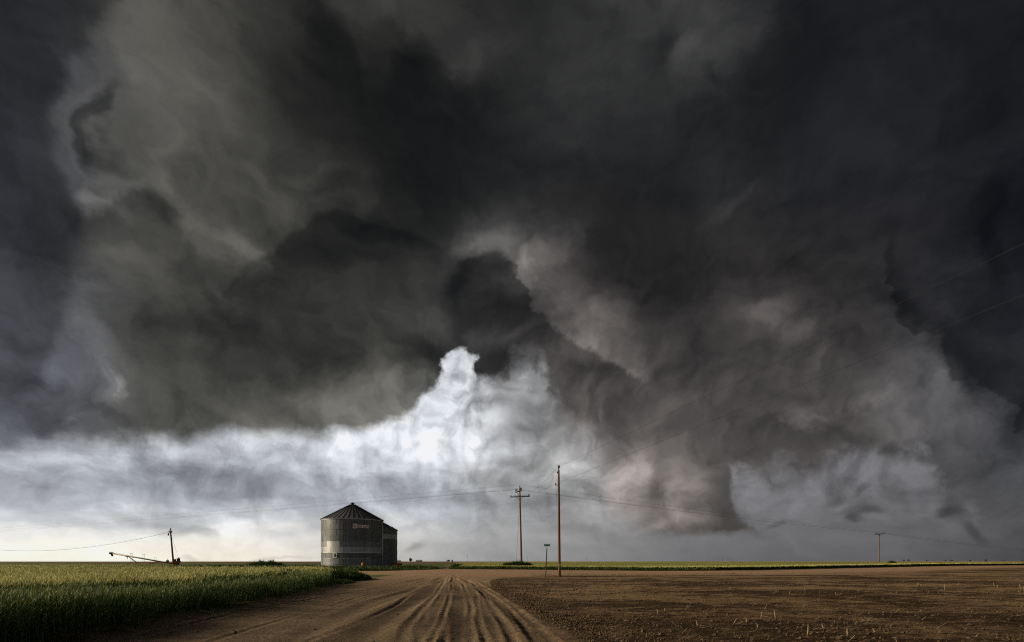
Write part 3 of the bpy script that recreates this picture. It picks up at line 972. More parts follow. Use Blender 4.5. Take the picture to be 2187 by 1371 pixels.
M_fartop = material('ripening_wheat', fartop_fn, 0.95, 0, 0.1)
xs_ = axis(-9, 120, 1.2, -60, 9000, 1.05); ys_ = axis(84, 160, 0.8, 80, 9000, 1.05)
X, Y = np.meshgrid(xs_, ys_)
ok = (Y > far_front(X) + 0.6) & (X > -8.6 - 0.123 * (Y - 88))
zz = height(X, Y) + 0.44 + 0.07 * fbm(X * .8, Y * .8, 3) * (Y < 300)
v = np.stack([X, Y, zz], -1).reshape(-1, 3); i_ = np.arange(X.size).reshape(X.shape)
q = np.stack([i_[:-1, :-1], i_[:-1, 1:], i_[1:, 1:], i_[1:, :-1]], -1).reshape(-1, 4)
q = q[ok.ravel()[q].all(1)]
used = np.unique(q); rm = np.zeros(len(v), dtype=np.int64); rm[used] = np.arange(len(used))
tag(link('far_wheat_field', np_mesh('far_wheat_field', v[used], rm[q], True), M_fartop),
    'yellow ripening wheat reaching the horizon beyond the crossing road', 'wheat', kind='stuff')


# ---- weeds: low broad-leaved tangle
def weeds(bl, X, Y, h, wk, k=7):
    N = len(X)
    Zb = height(X, Y)
    for i in range(k):
        a = rg.uniform(0, 2 * np.pi, N)
        f = rg.uniform(0.0, 0.65, N)
        bb = np.stack([X + rg.normal(0, .12, N) * wk * .3, Y + rg.normal(0, .12, N) * wk * .3, Zb + h * f], -1)
        bl.add(strips(bb, a, rg.uniform(0.5, 1.5, N), h * rg.uniform(0.3, 0.6, N), 0.035 * wk * rg.uniform(.6, 1.4, N), 2, rg.uniform(0.2, 1.8, N), (0.8, 0.1)), rg.random(N), 0.0)


bz = Blades()
n = 15000    # strip in front of the bins, left of the farm track
X = rg.uniform(-62, -13.8, n); Y = rg.uniform(85.5, 97, n)
hh = 0.50 + 0.55 * smooth(Y, 86, 93) * (0.75 + 0.9 * fbm(X * .35, Y * .3, 3)) - 0.25 * smooth(X, -22, -14)
keep = rg.random(n) < 0.85
weeds(bz, X[keep], Y[keep], np.clip(hh[keep], .2, 2), np.full(keep.sum(), 3.6), 6)
n = 6000     # left of the bins, behind the wheat
X = rg.uniform(-105, -38, n); Y = rg.uniform(94, 100, n)
weeds(bz, X, Y, np.clip(0.95 + 0.5 * fbm(X * .2, Y * .2, 3), .3, 2), np.full(n, 4.0), 4)
n = 2500     # against the front of the far wheat
X = rg.uniform(-10.5, 30, n); Y = far_front(X) - rg.uniform(0, 1.6, n)
weeds(bz, X, Y, np.clip(0.45 + 0.3 * fbm(X * .5, Y * .2, 3), .15, 2), np.full(n, 3.2), 4)
wz = bz.build('weeds', M_weed)
tag(wz, 'low tangle of green weeds along the far side of the crossing road', 'weeds', kind='stuff')


def bush(name, label, cat, cx, cy, rx, ry, h, n, wk, group=None, yell=0.0):
    b_ = Blades()
    a = rg.uniform(0, 2 * np.pi, n); r = np.sqrt(rg.random(n))
    X = cx + rx * r * np.cos(a); Y = cy + ry * r * np.sin(a)
    dome = np.sqrt(np.clip(1 - r ** 2, 0, 1)) * (0.7 + 0.7 * (fbm(X * 1.3, Y * 1.3, 3) + .4))
    H_ = np.clip(h * dome, 0.12, 9)
    weeds(b_, X, Y, H_, np.full(n, wk), 7)
    o = b_.build(name, M_weed)
    z0 = float(height(cx, cy))
    me = o.data
    co = np.empty(len(me.vertices) * 3, dtype=np.float32); me.vertices.foreach_get('co', co)
    co = co.reshape(-1, 3) - np.array([cx, cy, z0], dtype=np.float32)
    me.vertices.foreach_set('co', co.ravel()); me.update()
    o.location = (cx, cy, z0)
    return tag(o, label, cat, group)


bush('weed_bush', 'dark bushy clump of weeds at the foot of the crossarm pole', 'bush', 1.0, 90.5, 3.0, 1.2, 1.5, 1500, 3.2)
bush('weed_mound', 'rounded green mound overgrown with weeds left of the grain bins', 'mound', -48.5, 101.5, 4.2, 2.0, 2.0, 1600, 3.2)
bush('corner_weeds', 'dark weeds sprawling at the corner where the wheat meets the road', 'weeds', -15.0, 43.5, 2.8, 5.0, 1.05, 3200, 1.6)
bush('roadside_weeds', 'low green weeds creeping onto the road edge below the wheat corner', 'weeds', -13.0, 37.5, 1.3, 3.0, 0.35, 1600, 1.3)
bush('track_weeds', 'small weed clump at the right side of the farm track mouth', 'weeds', -10.2, 95.5, 1.3, 2.0, 1.15, 350, 3.0)
bush('small_bush', 'little dark bush beside the distant crossarm pole on the right', 'bush', 130.0, 176.0, 1.4, 1.0, 1.4, 200, 5.0)

# sprouts along the wheat edge on the road
bg_ = Blades()
n = 900
Y = rg.uniform(9, 36, n); X = wheat_edge(Y) + np.abs(rg.normal(0.1, .35, n)) + .1
weeds(bg_, X, Y, rg.uniform(0.05, 0.22, n), np.full(n, 0.6), 4)
n = 500
X = rg.uniform(2, 26, n); Y = cross_near(X) - rg.exponential(1.5, n)
weeds(bg_, X, Y, rg.uniform(0.05, 0.20, n), np.full(n, 1.3), 4)
tag(bg_.build('grass_sprouts', M_weed), 'scattered small green sprouts along the road edges', 'grass', kind='stuff')

# ---- crop litter and clods on the bare field
M_straw = leaf_mat('straw', (0.20, 0.15, 0.08), (0.36, 0.28, 0.16), (0.4, 0.3, 0.2), (0.12, 0.08, 0.05))
bs_ = Blades()
for (y0, y1, dens, wk) in ((9, 16, 55, 1.0), (16, 28, 22, 1.5), (28, 55, 6, 2.6)):
    n = int((y1 - y0) * (y1 * 1.06 + 2) * dens)
    X = rg.uniform(-2, y1 * 1.06, n); Y = rg.uniform(y0, y1, n)
    d = X - road_right(Y)
    pr = np.clip(0.25 + 1.6 * fbm(X * .5, Y * .9, 3) + 0.2, 0.05, 1) * smooth(d, 0.2, 1.2)
    keep = (rg.random(n) < pr) & (X < Y * 1.06 + 1) & (Y < cross_near(X) - 1)
    X, Y = X[keep], Y[keep]; N = len(X)
    Zb = surf(X, Y) + rg.uniform(0.01, 0.05, N)
    bs_.add(strips(np.stack([X, Y, Zb], -1), rg.normal(0.1, 0.9, N), rg.normal(0.08, .15, N), rg.uniform(0.06, 0.30, N), 0.008 * wk * rg.uniform(.6, 1.6, N), 2, rg.normal(0.1, .3, N), (1, .6)), rg.random(N), 0.0)
tag(bs_.build('straw_litter', M_straw), 'pale dry straw and stalk litter strewn over the bare field', 'straw', kind='stuff')

# clods of earth
cl_v = np.array([[1, 0, 0], [-1, 0, 0], [0, 1, 0], [0, -1, 0], [0, 0, 1], [0, 0, -1]], float)
cl_f = np.array([[0, 2, 4], [2, 1, 4], [1, 3, 4], [3, 0, 4], [2, 0, 5], [1, 2, 5], [3, 1, 5], [0, 3, 5]])
n = 26000
Y = 9 + 36 * rg.random(n) ** 1.6
X = np.where(rg.random(n) < 0.45, road_right(Y) + np.abs(rg.normal(0.0, 1.6, n)) + .05, rg.uniform(-1, 1, n) * 0 + road_right(Y) + rg.random(n) * (Y * 1.06 - road_right(Y)))
k2 = rg.random(n) < 0.02
X = np.where(k2, rg.uniform(-9, 1, n), X)
keep = (X > road_left(Y)) & (rg.random(n) < np.clip(0.6 + 2 * fbm(X * .7, Y * .7, 2), .1, 1))
X, Y = X[keep], Y[keep]; n = len(X)
sz = np.clip(rg.lognormal(-4.15, 0.5, n), .008, .06) * (1 + Y * 0.012)
ang = rg.uniform(0, 6.28, n)
base = cl_v[None] * (sz[:, None, None] * rg.uniform(0.6, 1.35, (n, 6, 1))) * np.array([1, 1, .7])
ca, sa = np.cos(ang)[:, None], np.sin(ang)[:, None]
bx = base[..., 0] * ca - base[..., 1] * sa; by = base[..., 0] * sa + base[..., 1] * ca
v = np.stack([bx + X[:, None], by + Y[:, None], base[..., 2] + (surf(X, Y) + sz * .3)[:, None]], -1).reshape(-1, 3)
q = (cl_f[None] + (np.arange(n) * 6)[:, None, None]).reshape(-1, 3)
M_clod = simple('clod', (0.105, 0.072, 0.046), .35, 2.0, 1.0, 0, .1)
tag(link('clods', np_mesh('clods', v, q, False), M_clod), 'crumbled clods of brown earth along the road edge and field', 'earth', kind='stuff')

# ------------------------------------------------------------------ grain bins
def galv(name, c, rough=0.5, met=0.35, streak=0.35):
    def fn(b):
        p = objpos(b)
        n = b.noise(b.vm('MULTIPLY', p, (3.0, 3.0, 0.25)), 1.6, 5.0, 0.6)     # rain streaks run down the sheets
        n2 = b.noise(p, 0.9, 4.0, 0.6)
        col = b.vm('SCALE', c, scale=b.mul(b.lin(n, 0.25, 0.75, 1 - streak, 1 + streak), b.lin(n2, 0.25, 0.75, 0.8, 1.2)))
        sp = b.new('ShaderNodeSeparateXYZ'); b.put(sp.inputs[0], p)
        wv = b.m('SINE', b.mul(sp.outputs[2], 6.2832 / 0.20))
        return col, (wv, 0.35, 0.02)
    return material(name, fn, rough, met, 0.4)


M_gd = galv('weathered_sheet', (0.120, 0.128, 0.132), .55, .3)
M_gm = galv('grey_sheet', (0.17, 0.178, 0.187), .5, .35)
M_gl = galv('bright_sheet', (0.32, 0.335, 0.35), .5, .35, .2)
M_roof = simple('roof_sheet', (0.14, 0.14, 0.15), .25, 2.0, .5, .4)
M_rib = simple('roof_rib', (0.05, 0.05, 0.055), .2, 2.0, .5, .4)
M_trim = simple('galvanised_trim', (0.50, 0.51, 0.50), .15, 2.0, .45, .4)
M_black = simple('black_metal', (0.02, 0.02, 0.02), .2, 3.0, .5)
M_red = simple('red_paint', (0.30, 0.035, 0.02), .3, 3.0, .6)
M_orange = simple('orange_paint', (0.34, 0.09, 0.045), .3, 3.0, .6)
M_white = simple('white_paint', (0.85, 0.80, 0.77), .08, 2.0, .7)
M_sred = simple('sign_red', (0.33, 0.03, 0.02), .1, 2.0, .7)
M_wood = material('pole_wood', lambda b: ((lambda p: b.mix(b.noise(b.vm('MULTIPLY', p, (12, 12, 0.5)), 1.0, 5.0, 0.6), (0.085, 0.048, 0.024, 1), (0.25, 0.155, 0.08, 1)))(objpos(b)), None), .9, 0, .15)
M_wood2 = material('grey_wood', lambda b: ((lambda p: b.mix(b.noise(b.vm('MULTIPLY', p, (12, 12, 0.5)), 1.0, 5.0, 0.6), (0.06, 0.045, 0.032, 1), (0.20, 0.15, 0.11, 1)))(objpos(b)), None), .9, 0, .15)
M_arm = simple('crossarm_wood', (0.055, 0.030, 0.018), .3, 4.0, .9)
M_wire = simple('wire', (0.03, 0.03, 0.032), .1, 1.0, .6, .2)
M_ins = simple('insulator', (0.035, 0.025, 0.022), .1, 3.0, .3)
M_steel = simple('steel', (0.25, 0.25, 0.25), .1, 3.0, .4, .7)


MRot = __import__('mathutils').Matrix.Rotation


def arc_band(r0, r1, z0, z1, a0, a1, n):
    """outer wall of a ring with a rolled lower lap"""
    mb = MB()
    for k in range(n):
        u, v = a0 + (a1 - a0) * k / n, a0 + (a1 - a0) * (k + 1) / n
        P = lambda a, r, z: (r * math.cos(a), r * math.sin(a), z)
        mb.quad([P(u, r0, z0), P(v, r0, z0), P(v, r0, z1), P(u, r0, z1)])
        mb.quad([P(u, r1, z0), P(v, r1, z0), P(v, r0, z0), P(u, r0, z0)])
        mb.quad([P(u, r0, z1), P(v, r0, z1), P(v, r1, z1), P(u, r1, z1)])
    return mb


def bin_(label, cx, cy, r, eave, peak, scheme, nrib, rings):
    z0 = float(height(cx, cy)) - 0.05
    t = thing('grain_bin', label, 'grain bin', (cx, cy, z0))
    H = eave - z0
    # a dark inner shell closes the wall
    rnd = random.Random(7)
    zz = [H * k / rings for k in range(rings + 1)]
    face = math.atan2(-cy, -cx)             # direction towards the road
    for k in range(rings):
        off = 0.018 * (k % 2)
        m = scheme.get(k, M_gd)
        sm = arc_band(r + off, r - 0.05, zz[k] + .012, zz[k + 1] - .004, 0, 2 * math.pi, 96)
        for q in range(14):      # upright seams of the sheets
            a = q * 2 * math.pi / 14 + (0.22 if k % 2 else 0)
            sm.box(((r + off + .012) * math.cos(a), (r + off + .012) * math.sin(a), (zz[k] + zz[k + 1]) / 2), (.02, .05, H / rings - .05), MRot(a, 3, 'Z'))
        sm.build('wall_ring', m, t, False)
    # roof
    rr = r + 0.16
    rc = 0.62
    hz, pz = H - 0.02, peak - z0
    rf = MB()
    for k in range(nrib):
        u, v = 2 * math.pi * k / nrib, 2 * math.pi * (k + 1) / nrib
        P = lambda a, q, z: (q * math.cos(a), q * math.sin(a), z)
        rf.quad([P(u, rr, hz), P(v, rr, hz), P(v, rc, pz), P(u, rc, pz)])
        rf.quad([P(u, rr, hz), P(u, rr, hz - .06), P(v, rr, hz - .06), P(v, rr, hz)])
        rf.quad([P(u, rr, hz - .06), P(u, r - .1, hz - .06), P(v, r - .1, hz - .06), P(v, rr, hz - .06)])
    ro = rf.build('roof', M_roof, t)
    rb = MB()
    for k in range(nrib):
        u = 2 * math.pi * k / nrib
        rb.tube([(rr * math.cos(u), rr * math.sin(u), hz + .03), (rc * math.cos(u), rc * math.sin(u), pz + .03)], [.055, .035], 5)
    rb.build('roof_rib', M_rib, ro)
    MB().lathe([(rc + .12, -.05), (rc + .08, .06), (.30, .16), (.26, .30), (.42, .34), (.42, .44), (.10, .52)], (0, 0, pz), 20).build('roof_cap', M_rib, t, True)
    ev = MB().lathe([(r + .03, H - .20), (r + .05, H - .20), (r + .05, H - .07), (r + .03, H - .07)], (0, 0, 0), 96)
    ev.build('eave_trim', M_trim if scheme.get('trim') else M_gm, t)
    MB().lathe([(r + .35, -0.3), (r + .35, .14), (r - .2, .16)], (0, 0, 0), 64).build('foundation', simple('concrete', (.35, .33, .30), .15, 3.0), t)
    return t, z0, H, face


B1 = at_ = None
c1x, c1y, r1 = -32.2, 104.0, 5.98
sch = {0: M_gm, 1: M_gm, 2: M_gd, 3: M_gl, 4: M_gm, 'trim': True}
t1, b1z, H1, f1 = bin_('large round grain bin with red lettering and a cone roof above the weeds', c1x, c1y, r1, 10.0, 13.05, sch, 40, 9)
RH = H1 / 9


def px_angle(px, cx, cy, r):
    """angle on the wall seen at a picture column"""
    best = None
    for k in range(2000):
        a = math.atan2(-cy, -cx) + (k / 2000 - .5) * math.pi
        x, y = cx + r * math.cos(a), cy + r * math.sin(a)
        e = abs(CX + x / y * FPX - px)
        if best is None or e < best[0]: best = (e, a)
    return best[1]


def A1(px): return px_angle(px, c1x, c1y, r1)
# brighter replacement sheets, one ring high, left of the middle
arc_band(r1 + .045, r1 + .0, 4 * RH + .02, 5 * RH - .01, A1(699), A1(727), 12).build('replacement_sheet', M_gl, t1)
arc_band(r1 + .048, r1 + .0, 3 * RH - .06, 3 * RH + .10, A1(690.5), A1(814.5), 60).build('stiffener_band', M_trim, t1)
arc_band(r1 + .048, r1 + .0, 2 * RH - .04, 2 * RH + .07, A1(691), A1(790), 60).build('stiffener_band', M_gl, t1)
# access door between the lower rings
dr = MB()
for q0, q1, z0_, z1_ in ((711, 713.2, 2.05, 3.0), (717.8, 720, 2.05, 3.0), (711, 720, 2.88, 3.0), (711, 720, 2.05, 2.14)):
    m_ = arc_band(r1 + .09, r1, z0_ * RH, z1_ * RH, A1(q0), A1(q1), 3)
    b_ = len(dr.v); dr.v += m_.v; dr.f += [tuple(i + b_ for i in f) for f in m_.f]; dr.mi += m_.mi
dr.build('door_frame', M_trim, t1)
d_ = arc_band(r1 + .06, r1, 2.14 * RH, 2.88 * RH, A1(713.2), A1(717.8), 4).build('door', M_gm, t1)
a_ = A1(716.3)
MB().box(((r1 + .10) * math.cos(a_), (r1 + .10) * math.sin(a_), 2.5 * RH), (.12, .12, .4)).build('handle', M_black, d_)
# downpipe on the right flank
a_ = A1(815.2)
ps = [((r1 + .12) * math.cos(a_), (r1 + .12) * math.sin(a_), z) for z in (0.1, H1 * .5, H1 - .15)]
MB().tube(ps, .11, 8).build('downpipe', M_trim, t1, True)


def on_wall(u, z, out):
    """u metres along the wall from the left of the lettering"""
    a = a_sign + u / r1
    return ((r1 + out) * math.cos(a), (r1 + out) * math.sin(a), z)


a_sign = A1(753.5)
zt = EYE + (HOR - 1127) / FPX * 98.2 - b1z; zb_ = zt - 0.0
SW = (A1(788) - A1(753.5)) * r1
sg = 1 if SW > 0 else -1
SW = abs(SW)


def wall_patch(u0, u1, z0_, z1_, out, n=8):
    mb = MB()
    for k in range(n):
        a, b = u0 + (u1 - u0) * k / n, u0 + (u1 - u0) * (k + 1) / n
        mb.quad([on_wall(sg * a, z0_, out), on_wall(sg * b, z0_, out), on_wall(sg * b, z1_, out), on_wall(sg * a, z1_, out)])
        mb.quad([on_wall(sg * a, z1_, out), on_wall(sg * b, z1_, out), on_wall(sg * b, z1_, 0.02), on_wall(sg * a, z1_, 0.02)])
        mb.quad([on_wall(sg * b, z0_, out), on_wall(sg * a, z0_, out), on_wall(sg * a, z0_, 0.02), on_wall(sg * b, z0_, 0.02)])
    return mb


Z0 = zt
lg = wall_patch(0, .78, Z0 - .02, Z0 + .84, .07).build('logo_plate', M_white, t1)
star = MB()


def star_pts(n, ro, ri, cu, cz, rot=0): return [(cu + (ro if k % 2 == 0 else ri) * math.sin(math.pi * k / n + rot), cz + (ro if k % 2 == 0 else ri) * math.cos(math.pi * k / n + rot)) for k in range(2 * n)]


pp = star_pts(5, .40, .19, .39, Z0 + .40)
cc = on_wall(sg * .39, Z0 + .40, .09)
for k in range(10):
    p, q = pp[k], pp[(k + 1) % 10]
    star.quad([cc, on_wall(sg * p[0], p[1], .09), on_wall(sg * q[0], q[1], .09)])
star.build('emblem', M_sred, lg)
for s0 in (-.15, .15):
    cn = MB()
    cn.quad([on_wall(sg * (.39 + s0 - .09), Z0 + .36, .105), on_wall(sg * (.39 + s0 + .09), Z0 + .36, .105), on_wall(sg * (.39 + s0 + .09), Z0 + .50, .105), on_wall(sg * (.39 + s0 - .09), Z0 + .50, .105)])
    cn.build('emblem_centre', M_white, lg)  # white centre of the red emblem, part of the print
lp = wall_patch(.86, SW, Z0 + .10, Z0 + .68, .06).build('lettering_plate', M_white, t1)


def letters(txt, size, width=None):
    """built-in lettering turned into a mesh: returns verts, faces"""
    cu = bpy.data.curves.new('lettering', 'FONT')
    cu.body = txt; cu.size = size; cu.align_x = 'LEFT'; cu.offset = size * 0.012; cu.resolution_u = 3
    o = bpy.data.objects.new('lettering', cu); COL.objects.link(o)
    dg = bpy.context.evaluated_depsgraph_get()
    me = bpy.data.meshes.new_from_object(o.evaluated_get(dg))
    vs = [tuple(v.co) for v in me.vertices]; fs = [tuple(p.vertices) for p in me.polygons]
    bpy.data.objects.remove(o); bpy.data.curves.remove(cu); bpy.data.meshes.remove(me)
    if width:
        x0, x1 = min(v[0] for v in vs), max(v[0] for v in vs)
        vs = [((v[0] - x0) / (x1 - x0) * width, v[1], 0) for v in vs]
    return vs, fs


vs, fs = letters('BEHLEN', .62, SW - .98)
me = bpy.data.meshes.new('lettering')
me.from_pydata([on_wall(sg * (.92 + v[0]), Z0 + .17 + v[1], .08) for v in vs], [], fs)
link('lettering', me, M_sred, lp)

t2, b2z, H2, f2 = bin_('smaller round grain bin half hidden behind the large one, with one pale band', -32.3, 118.5, 5.75, 8.9, 11.7,
                       {6: M_gl}, 36, 8)
MB().box((5.0, -2.5, H2 + .35), (.5, .5, .5)).tube([(4.9, -2.5, H2 + .5), (5.5, -2.6, H2 + .5)], .06, 6).build('roof_vent', M_gm, t2)

# small red gear left by the bins
ox, oy = up_at(776, 1200, 95)[0], 95.0
oz = float(height(ox, oy))
t = thing('fuel_tank', 'small faded orange tank in the weeds before the large grain bin', 'tank', (ox, oy, oz))
MB().lathe([(.28, .0), (.34, .06), (.34, 1.05), (.25, 1.18), (.08, 1.22)], (0, 0, .18), 16).build('tank_body', M_orange, t, True)
for q in (-.2, .2): MB().tube([(q, 0, 0), (q, 0, .3)], .03, 6).build('leg', M_black, t)
ox, oy = up_at(849, 1200, 100)[0], 100.0
oz = float(height(ox, oy))
t = thing('grain_cart', 'low dark red grain cart parked against the right side of the bins', 'cart', (ox, oy, oz))
MB().box((0, 0, 1.0), (1.6, 1.2, .45)).box((0, 0, .72), (1.1, .9, .2)).build('hopper', M_red, t)
for sx in (-.5, .5):
    MB().tube([(sx, -.75, .38), (sx, -.55, .38)], .36, 14).build('wheel', M_black, t)
MB().tube([(.8, 0, .75), (1.7, 0, .45)], .05, 6).build('drawbar', M_red, t)


# ------------------------------------------------------------------ poles
def pole_mesh(h, r0, r1_, lean=(0, 0), seg=12):
    mb = MB()
    n = 8
    pts = [(lean[0] * k / n, lean[1] * k / n, -.4 + (h + .4) * k / n) for k in range(n + 1)]
    mb.tube(pts, [r0 + (r1_ - r0) * k / n for k in range(n + 1)], seg)
    return mb


def insulator(parent, x, y, z, s=1.0):
    MB().lathe([(.02 * s, -.16 * s), (.02 * s, 0), (.07 * s, .01 * s), (.085 * s, .05 * s), (.05 * s, .08 * s), (.075 * s, .11 * s), (.05 * s, .17 * s), (.03 * s, .19 * s)], (x, y, z), 10).build('insulator', M_ins, parent, True)


# near pole beside the sign
px_, py_, pz_ = at(1195, 1231)
tp = up_at(1193, 1003, py_)
hN = tp[2] - pz_
tN = thing('utility_pole', 'tall bare brown wooden pole standing right of the green street sign', 'utility pole', (px_, py_, pz_))
pole_mesh(hN, .145, .10, (tp[0] - px_, 0)).build('pole', M_wood, tN, True)
lx = tp[0] - px_
MB().tube([(lx, 0, hN), (lx, 0, hN + .16)], .035, 6).build('pin', M_black, tN)
insulator(tN, lx + .02, 0, hN + .16, 1.6)
hz2 = up_at(1193, 1035, py_)[2] - pz_
MB().tube([(lx * .9 + .1, 0, hz2), (lx * .9 - .30, 0, hz2)], .028, 6).build('side_bracket', M_black, tN)
insulator(tN, lx * .9 - .30, 0, hz2 + .02, .9)
MB().box((lx * .97 - .12, 0, hN - .25), (.10, .14, .14)).build('top_bolt', M_black, tN)
MB().box((.0, -.15, 1.15), (.16, .03, .22)).build('tag', M_trim, tN)

# crossarm pole beyond the road
yC = 92.0
bC = up_at(1114, 1205, yC); gC = float(height(bC[0], yC)); tC = up_at(1110, 1042, yC)
hC = tC[2] - gC
tc_ = thing('utility_pole', 'wooden pole with two crossarms and insulators rising from the dark bush', 'utility pole', (bC[0], yC, gC))
lx = tC[0] - bC[0]
pole_mesh(hC, .19, .12, (lx, 0)).build('pole', M_wood, tc_, True)
Mx = __import__('mathutils').Matrix
zl = up_at(1110, 1060, yC)[2] - gC
ar = MB().box((lx * .9, -.2, zl), (3.5, .14, .17), Mx.Rotation(R(-2.2), 3, 'Y')).build('crossarm', M_arm, tc_)
for s_ in (-1, 1):
    MB().tube([(lx * .9 + s_ * .62, -.2, zl - .08 + s_ * .02), (lx * .9 + s_ * .04, -.16, zl - .62)], .03, 6).build('brace', M_arm, tc_)
insulator(tc_, lx * .9 + 1.6, -.2, zl + .18, 1.5)
insulator(tc_, lx * .9 - 1.6, -.2, zl + .06, 1.0)
zu = hC - .55
rot = Mx.Rotation(R(62), 3, 'Z') @ Mx.Rotation(R(-14), 3, 'Y')
MB().box((lx - .16, .0, zu), (2.5, .13, .16), rot).build('crossarm', M_arm, tc_)
pins = []
for q in (-1.15, -.7, .7, 1.15):
    v_ = rot @ Vector((q, 0, .26))
    pins.append((lx - .16 + v_.x, v_.y, zu + v_.z))
    insulator(tc_, *pins[-1], 1.5)
MB().tube([(lx, 0, hC - .05), (lx, 0, hC + .2)], .04, 6).build('pin', M_black, tc_)
insulator(tc_, lx, 0, hC + .2, 1.4)
for s_ in (-1, 1):
    v_ = rot @ Vector((s_ * .62, 0, -.08))
    MB().tube([(lx - .16 + v_.x, v_.y, zu + v_.z), (lx + s_ * .1, -.1, zu - .95)], .03, 6).build('brace', M_arm, tc_)
gw = up_at(1102, 1204, yC - 3)
MB().tube([(lx - .05, -.1, zl - 1.1), (gw[0] - bC[0], -3, .2)], .018, 5).build('guy_wire', M_wire, tc_)

# leaning pole by the auger
yL = 97.0
bL = up_at(372, 1205, yL); gL = float(height(bL[0], yL)); tL = up_at(364, 1132, yL); hL = tL[2] - gL
tl = thing('utility_pole', 'short wooden pole leaning left at the foot of the grain auger', 'utility pole', (bL[0], yL, gL))
lx2 = tL[0] - bL[0]
pole_mesh(hL, .17, .12, (lx2, 0)).build('pole', M_wood2, tl, True)
insulator(tl, lx2, 0, hL + .1, 1.6)
MB().box((lx2, 0, hL - .35), (.55, .1, .12)).build('crossarm', M_black, tl)
for s_ in (-.26, .26): insulator(tl, lx2 + s_, 0, hL - .25, 1.2)
MB().lathe([(.10, 0), (.12, .03), (.12, .38), (.05, .44)], (lx2 - .38, 0, hL - .95), 10).build('fuse_can', M_black, tl, True)
MB().box((.28, -.15, 1.75), (.26, .2, .55)).build('meter_box', M_black, tl)
gw = up_at(388, 1203, yL)
MB().tube([(lx2, 0, hL - .4), (gw[0] - bL[0], 0, .2)], .014, 5).build('guy_wire', M_wire, tl)

# distant crossarm pole on the right
yR = 178.0
bR = up_at(1878, 1205, yR); gR = float(height(bR[0], yR)); tR = up_at(1878, 1139, yR); hR = tR[2] - gR
tr_ = thing('utility_pole', 'distant wooden pole with a single crossarm far out on the right', 'utility pole', (bR[0], yR, gR))
pole_mesh(hR, .20, .14).build('pole', M_wood, tr_, True)
MB().box((0, -.2, hR - .1), (3.4, .16, .2), Mx.Rotation(R(-4), 3, 'Y')).build('crossarm', M_arm, tr_)
for s_ in (-1, 1): MB().tube([(s_ * .85, -.2, hR - .15), (s_ * .05, -.16, hR - .85)], .05, 6).build('brace', M_arm, tr_)
for s_ in (-1.55, -.7, 1.55): insulator(tr_, s_, -.2, hR + .14 + s_ * .07, 1.6)


# ------------------------------------------------------------------ wires
def wire(label, a, b, sag, r, group='overhead wires', n=40):
    a, b = Vector(a), Vector(b)
    pts = []
    for k in range(n + 1):
        t_ = k / n
        p = a.lerp(b, t_); p.z -= 4 * sag * t_ * (1 - t_)
        pts.append(p)
    o = MB().tube(pts, r, 5).build('power_line', M_wire)
    return tag(o, label, 'wire', group)


nt = Vector((px_ + (tp[0] - px_) + .02, py_, pz_ + hN + .3))
nl = Vector((px_ - .30 + (tp[0] - px_) * .9, py_, pz_ + hz2 + .1))


def through(start, px, py, zend):
    """far end of a level wire that leaves the frame at a pixel"""
    p = (zend - EYE) * FPX / (HOR - py)
    q = Vector(((px - CX) / FPX * p, p, zend))
    d = q - start
    return start + d * 1.6


wire('upper of the two thin wires climbing steeply to the right from the pole top', nt, through(nt, 2187, 520, nt.z), 0.0, .007)
wire('lower of the two thin wires climbing to the right from the pole side bracket', nl, through(nl, 2187, 630, nl.z), 0.0, .007)
ce = Vector((bC[0] + lx * .9 + 1.6, yC - .2, gC + zl + .4))
wire('short wire from the bare pole top down to the lower crossarm end', nt, ce, 0.15, .010)
wire('short wire from the bare pole bracket down to the lower crossarm end', nl, ce - Vector((.3, 0, .1)), 0.15, .009)
LX = [((-6, 1133), 230.0), ((-6, 1130), 228.0), ((-6, 1126), 226.0)]
names_l = ['lowest thin wire running left from the crossarm pole above the grain bins', 'middle thin wire running left from the crossarm pole above the grain bins', 'highest thin wire running left from the crossarm pole above the grain bins']
names_r = ['lowest thin wire running right from the crossarm pole to the distant pole', 'middle thin wire running right from the crossarm pole to the distant pole', 'highest thin wire running right from the crossarm pole to the distant pole']
names_f = ['lowest faint wire running on beyond the distant pole at right', 'middle faint wire running on beyond the distant pole at right', 'highest faint wire running on beyond the distant pole at right']
src = [pins[0], pins[1], (lx, 0, hC + .45)]
for k in range(3):
    s0 = Vector((bC[0] + src[k][0], yC + src[k][1], gC + src[k][2] + .2))
    e0 = Vector(up_at(LX[k][0][0], LX[k][0][1], LX[k][1]))
    wire(names_l[k], s0, s0 + (e0 - s0) * 1.15, 0.4, .012)
    er = Vector((bR[0] + (-1.55, -.7, 1.55)[k], yR - .2, gR + hR + .4))
    wire(names_r[k], s0, er, 0.5, .012)
    ef = Vector(up_at(2230, 1180, 420)) + Vector((k * 1.2, 0, k * .6))
    wire(names_f[k], er, ef, 0.6, .018)
sl = Vector((bL[0] + lx2 - .3, yL, gL + hL - .3))
el = Vector(up_at(-20, 1172, 118.0))
wire('low sagging wire drooping left from the leaning pole above the auger', sl, el, 1.55, .024, 'overhead wires')
ws = Vector((bC[0] + 1.35, yC - .1, 0))
o = MB().tube([(ws.x, ws.y, gC + hC + .1), (ws.x - .03, ws.y, gC + zl + .55)], .018, 5).build('jumper_wire', M_wire)
tag(o, 'short upright jumper wire hanging beside the top of the crossarm pole', 'wire')

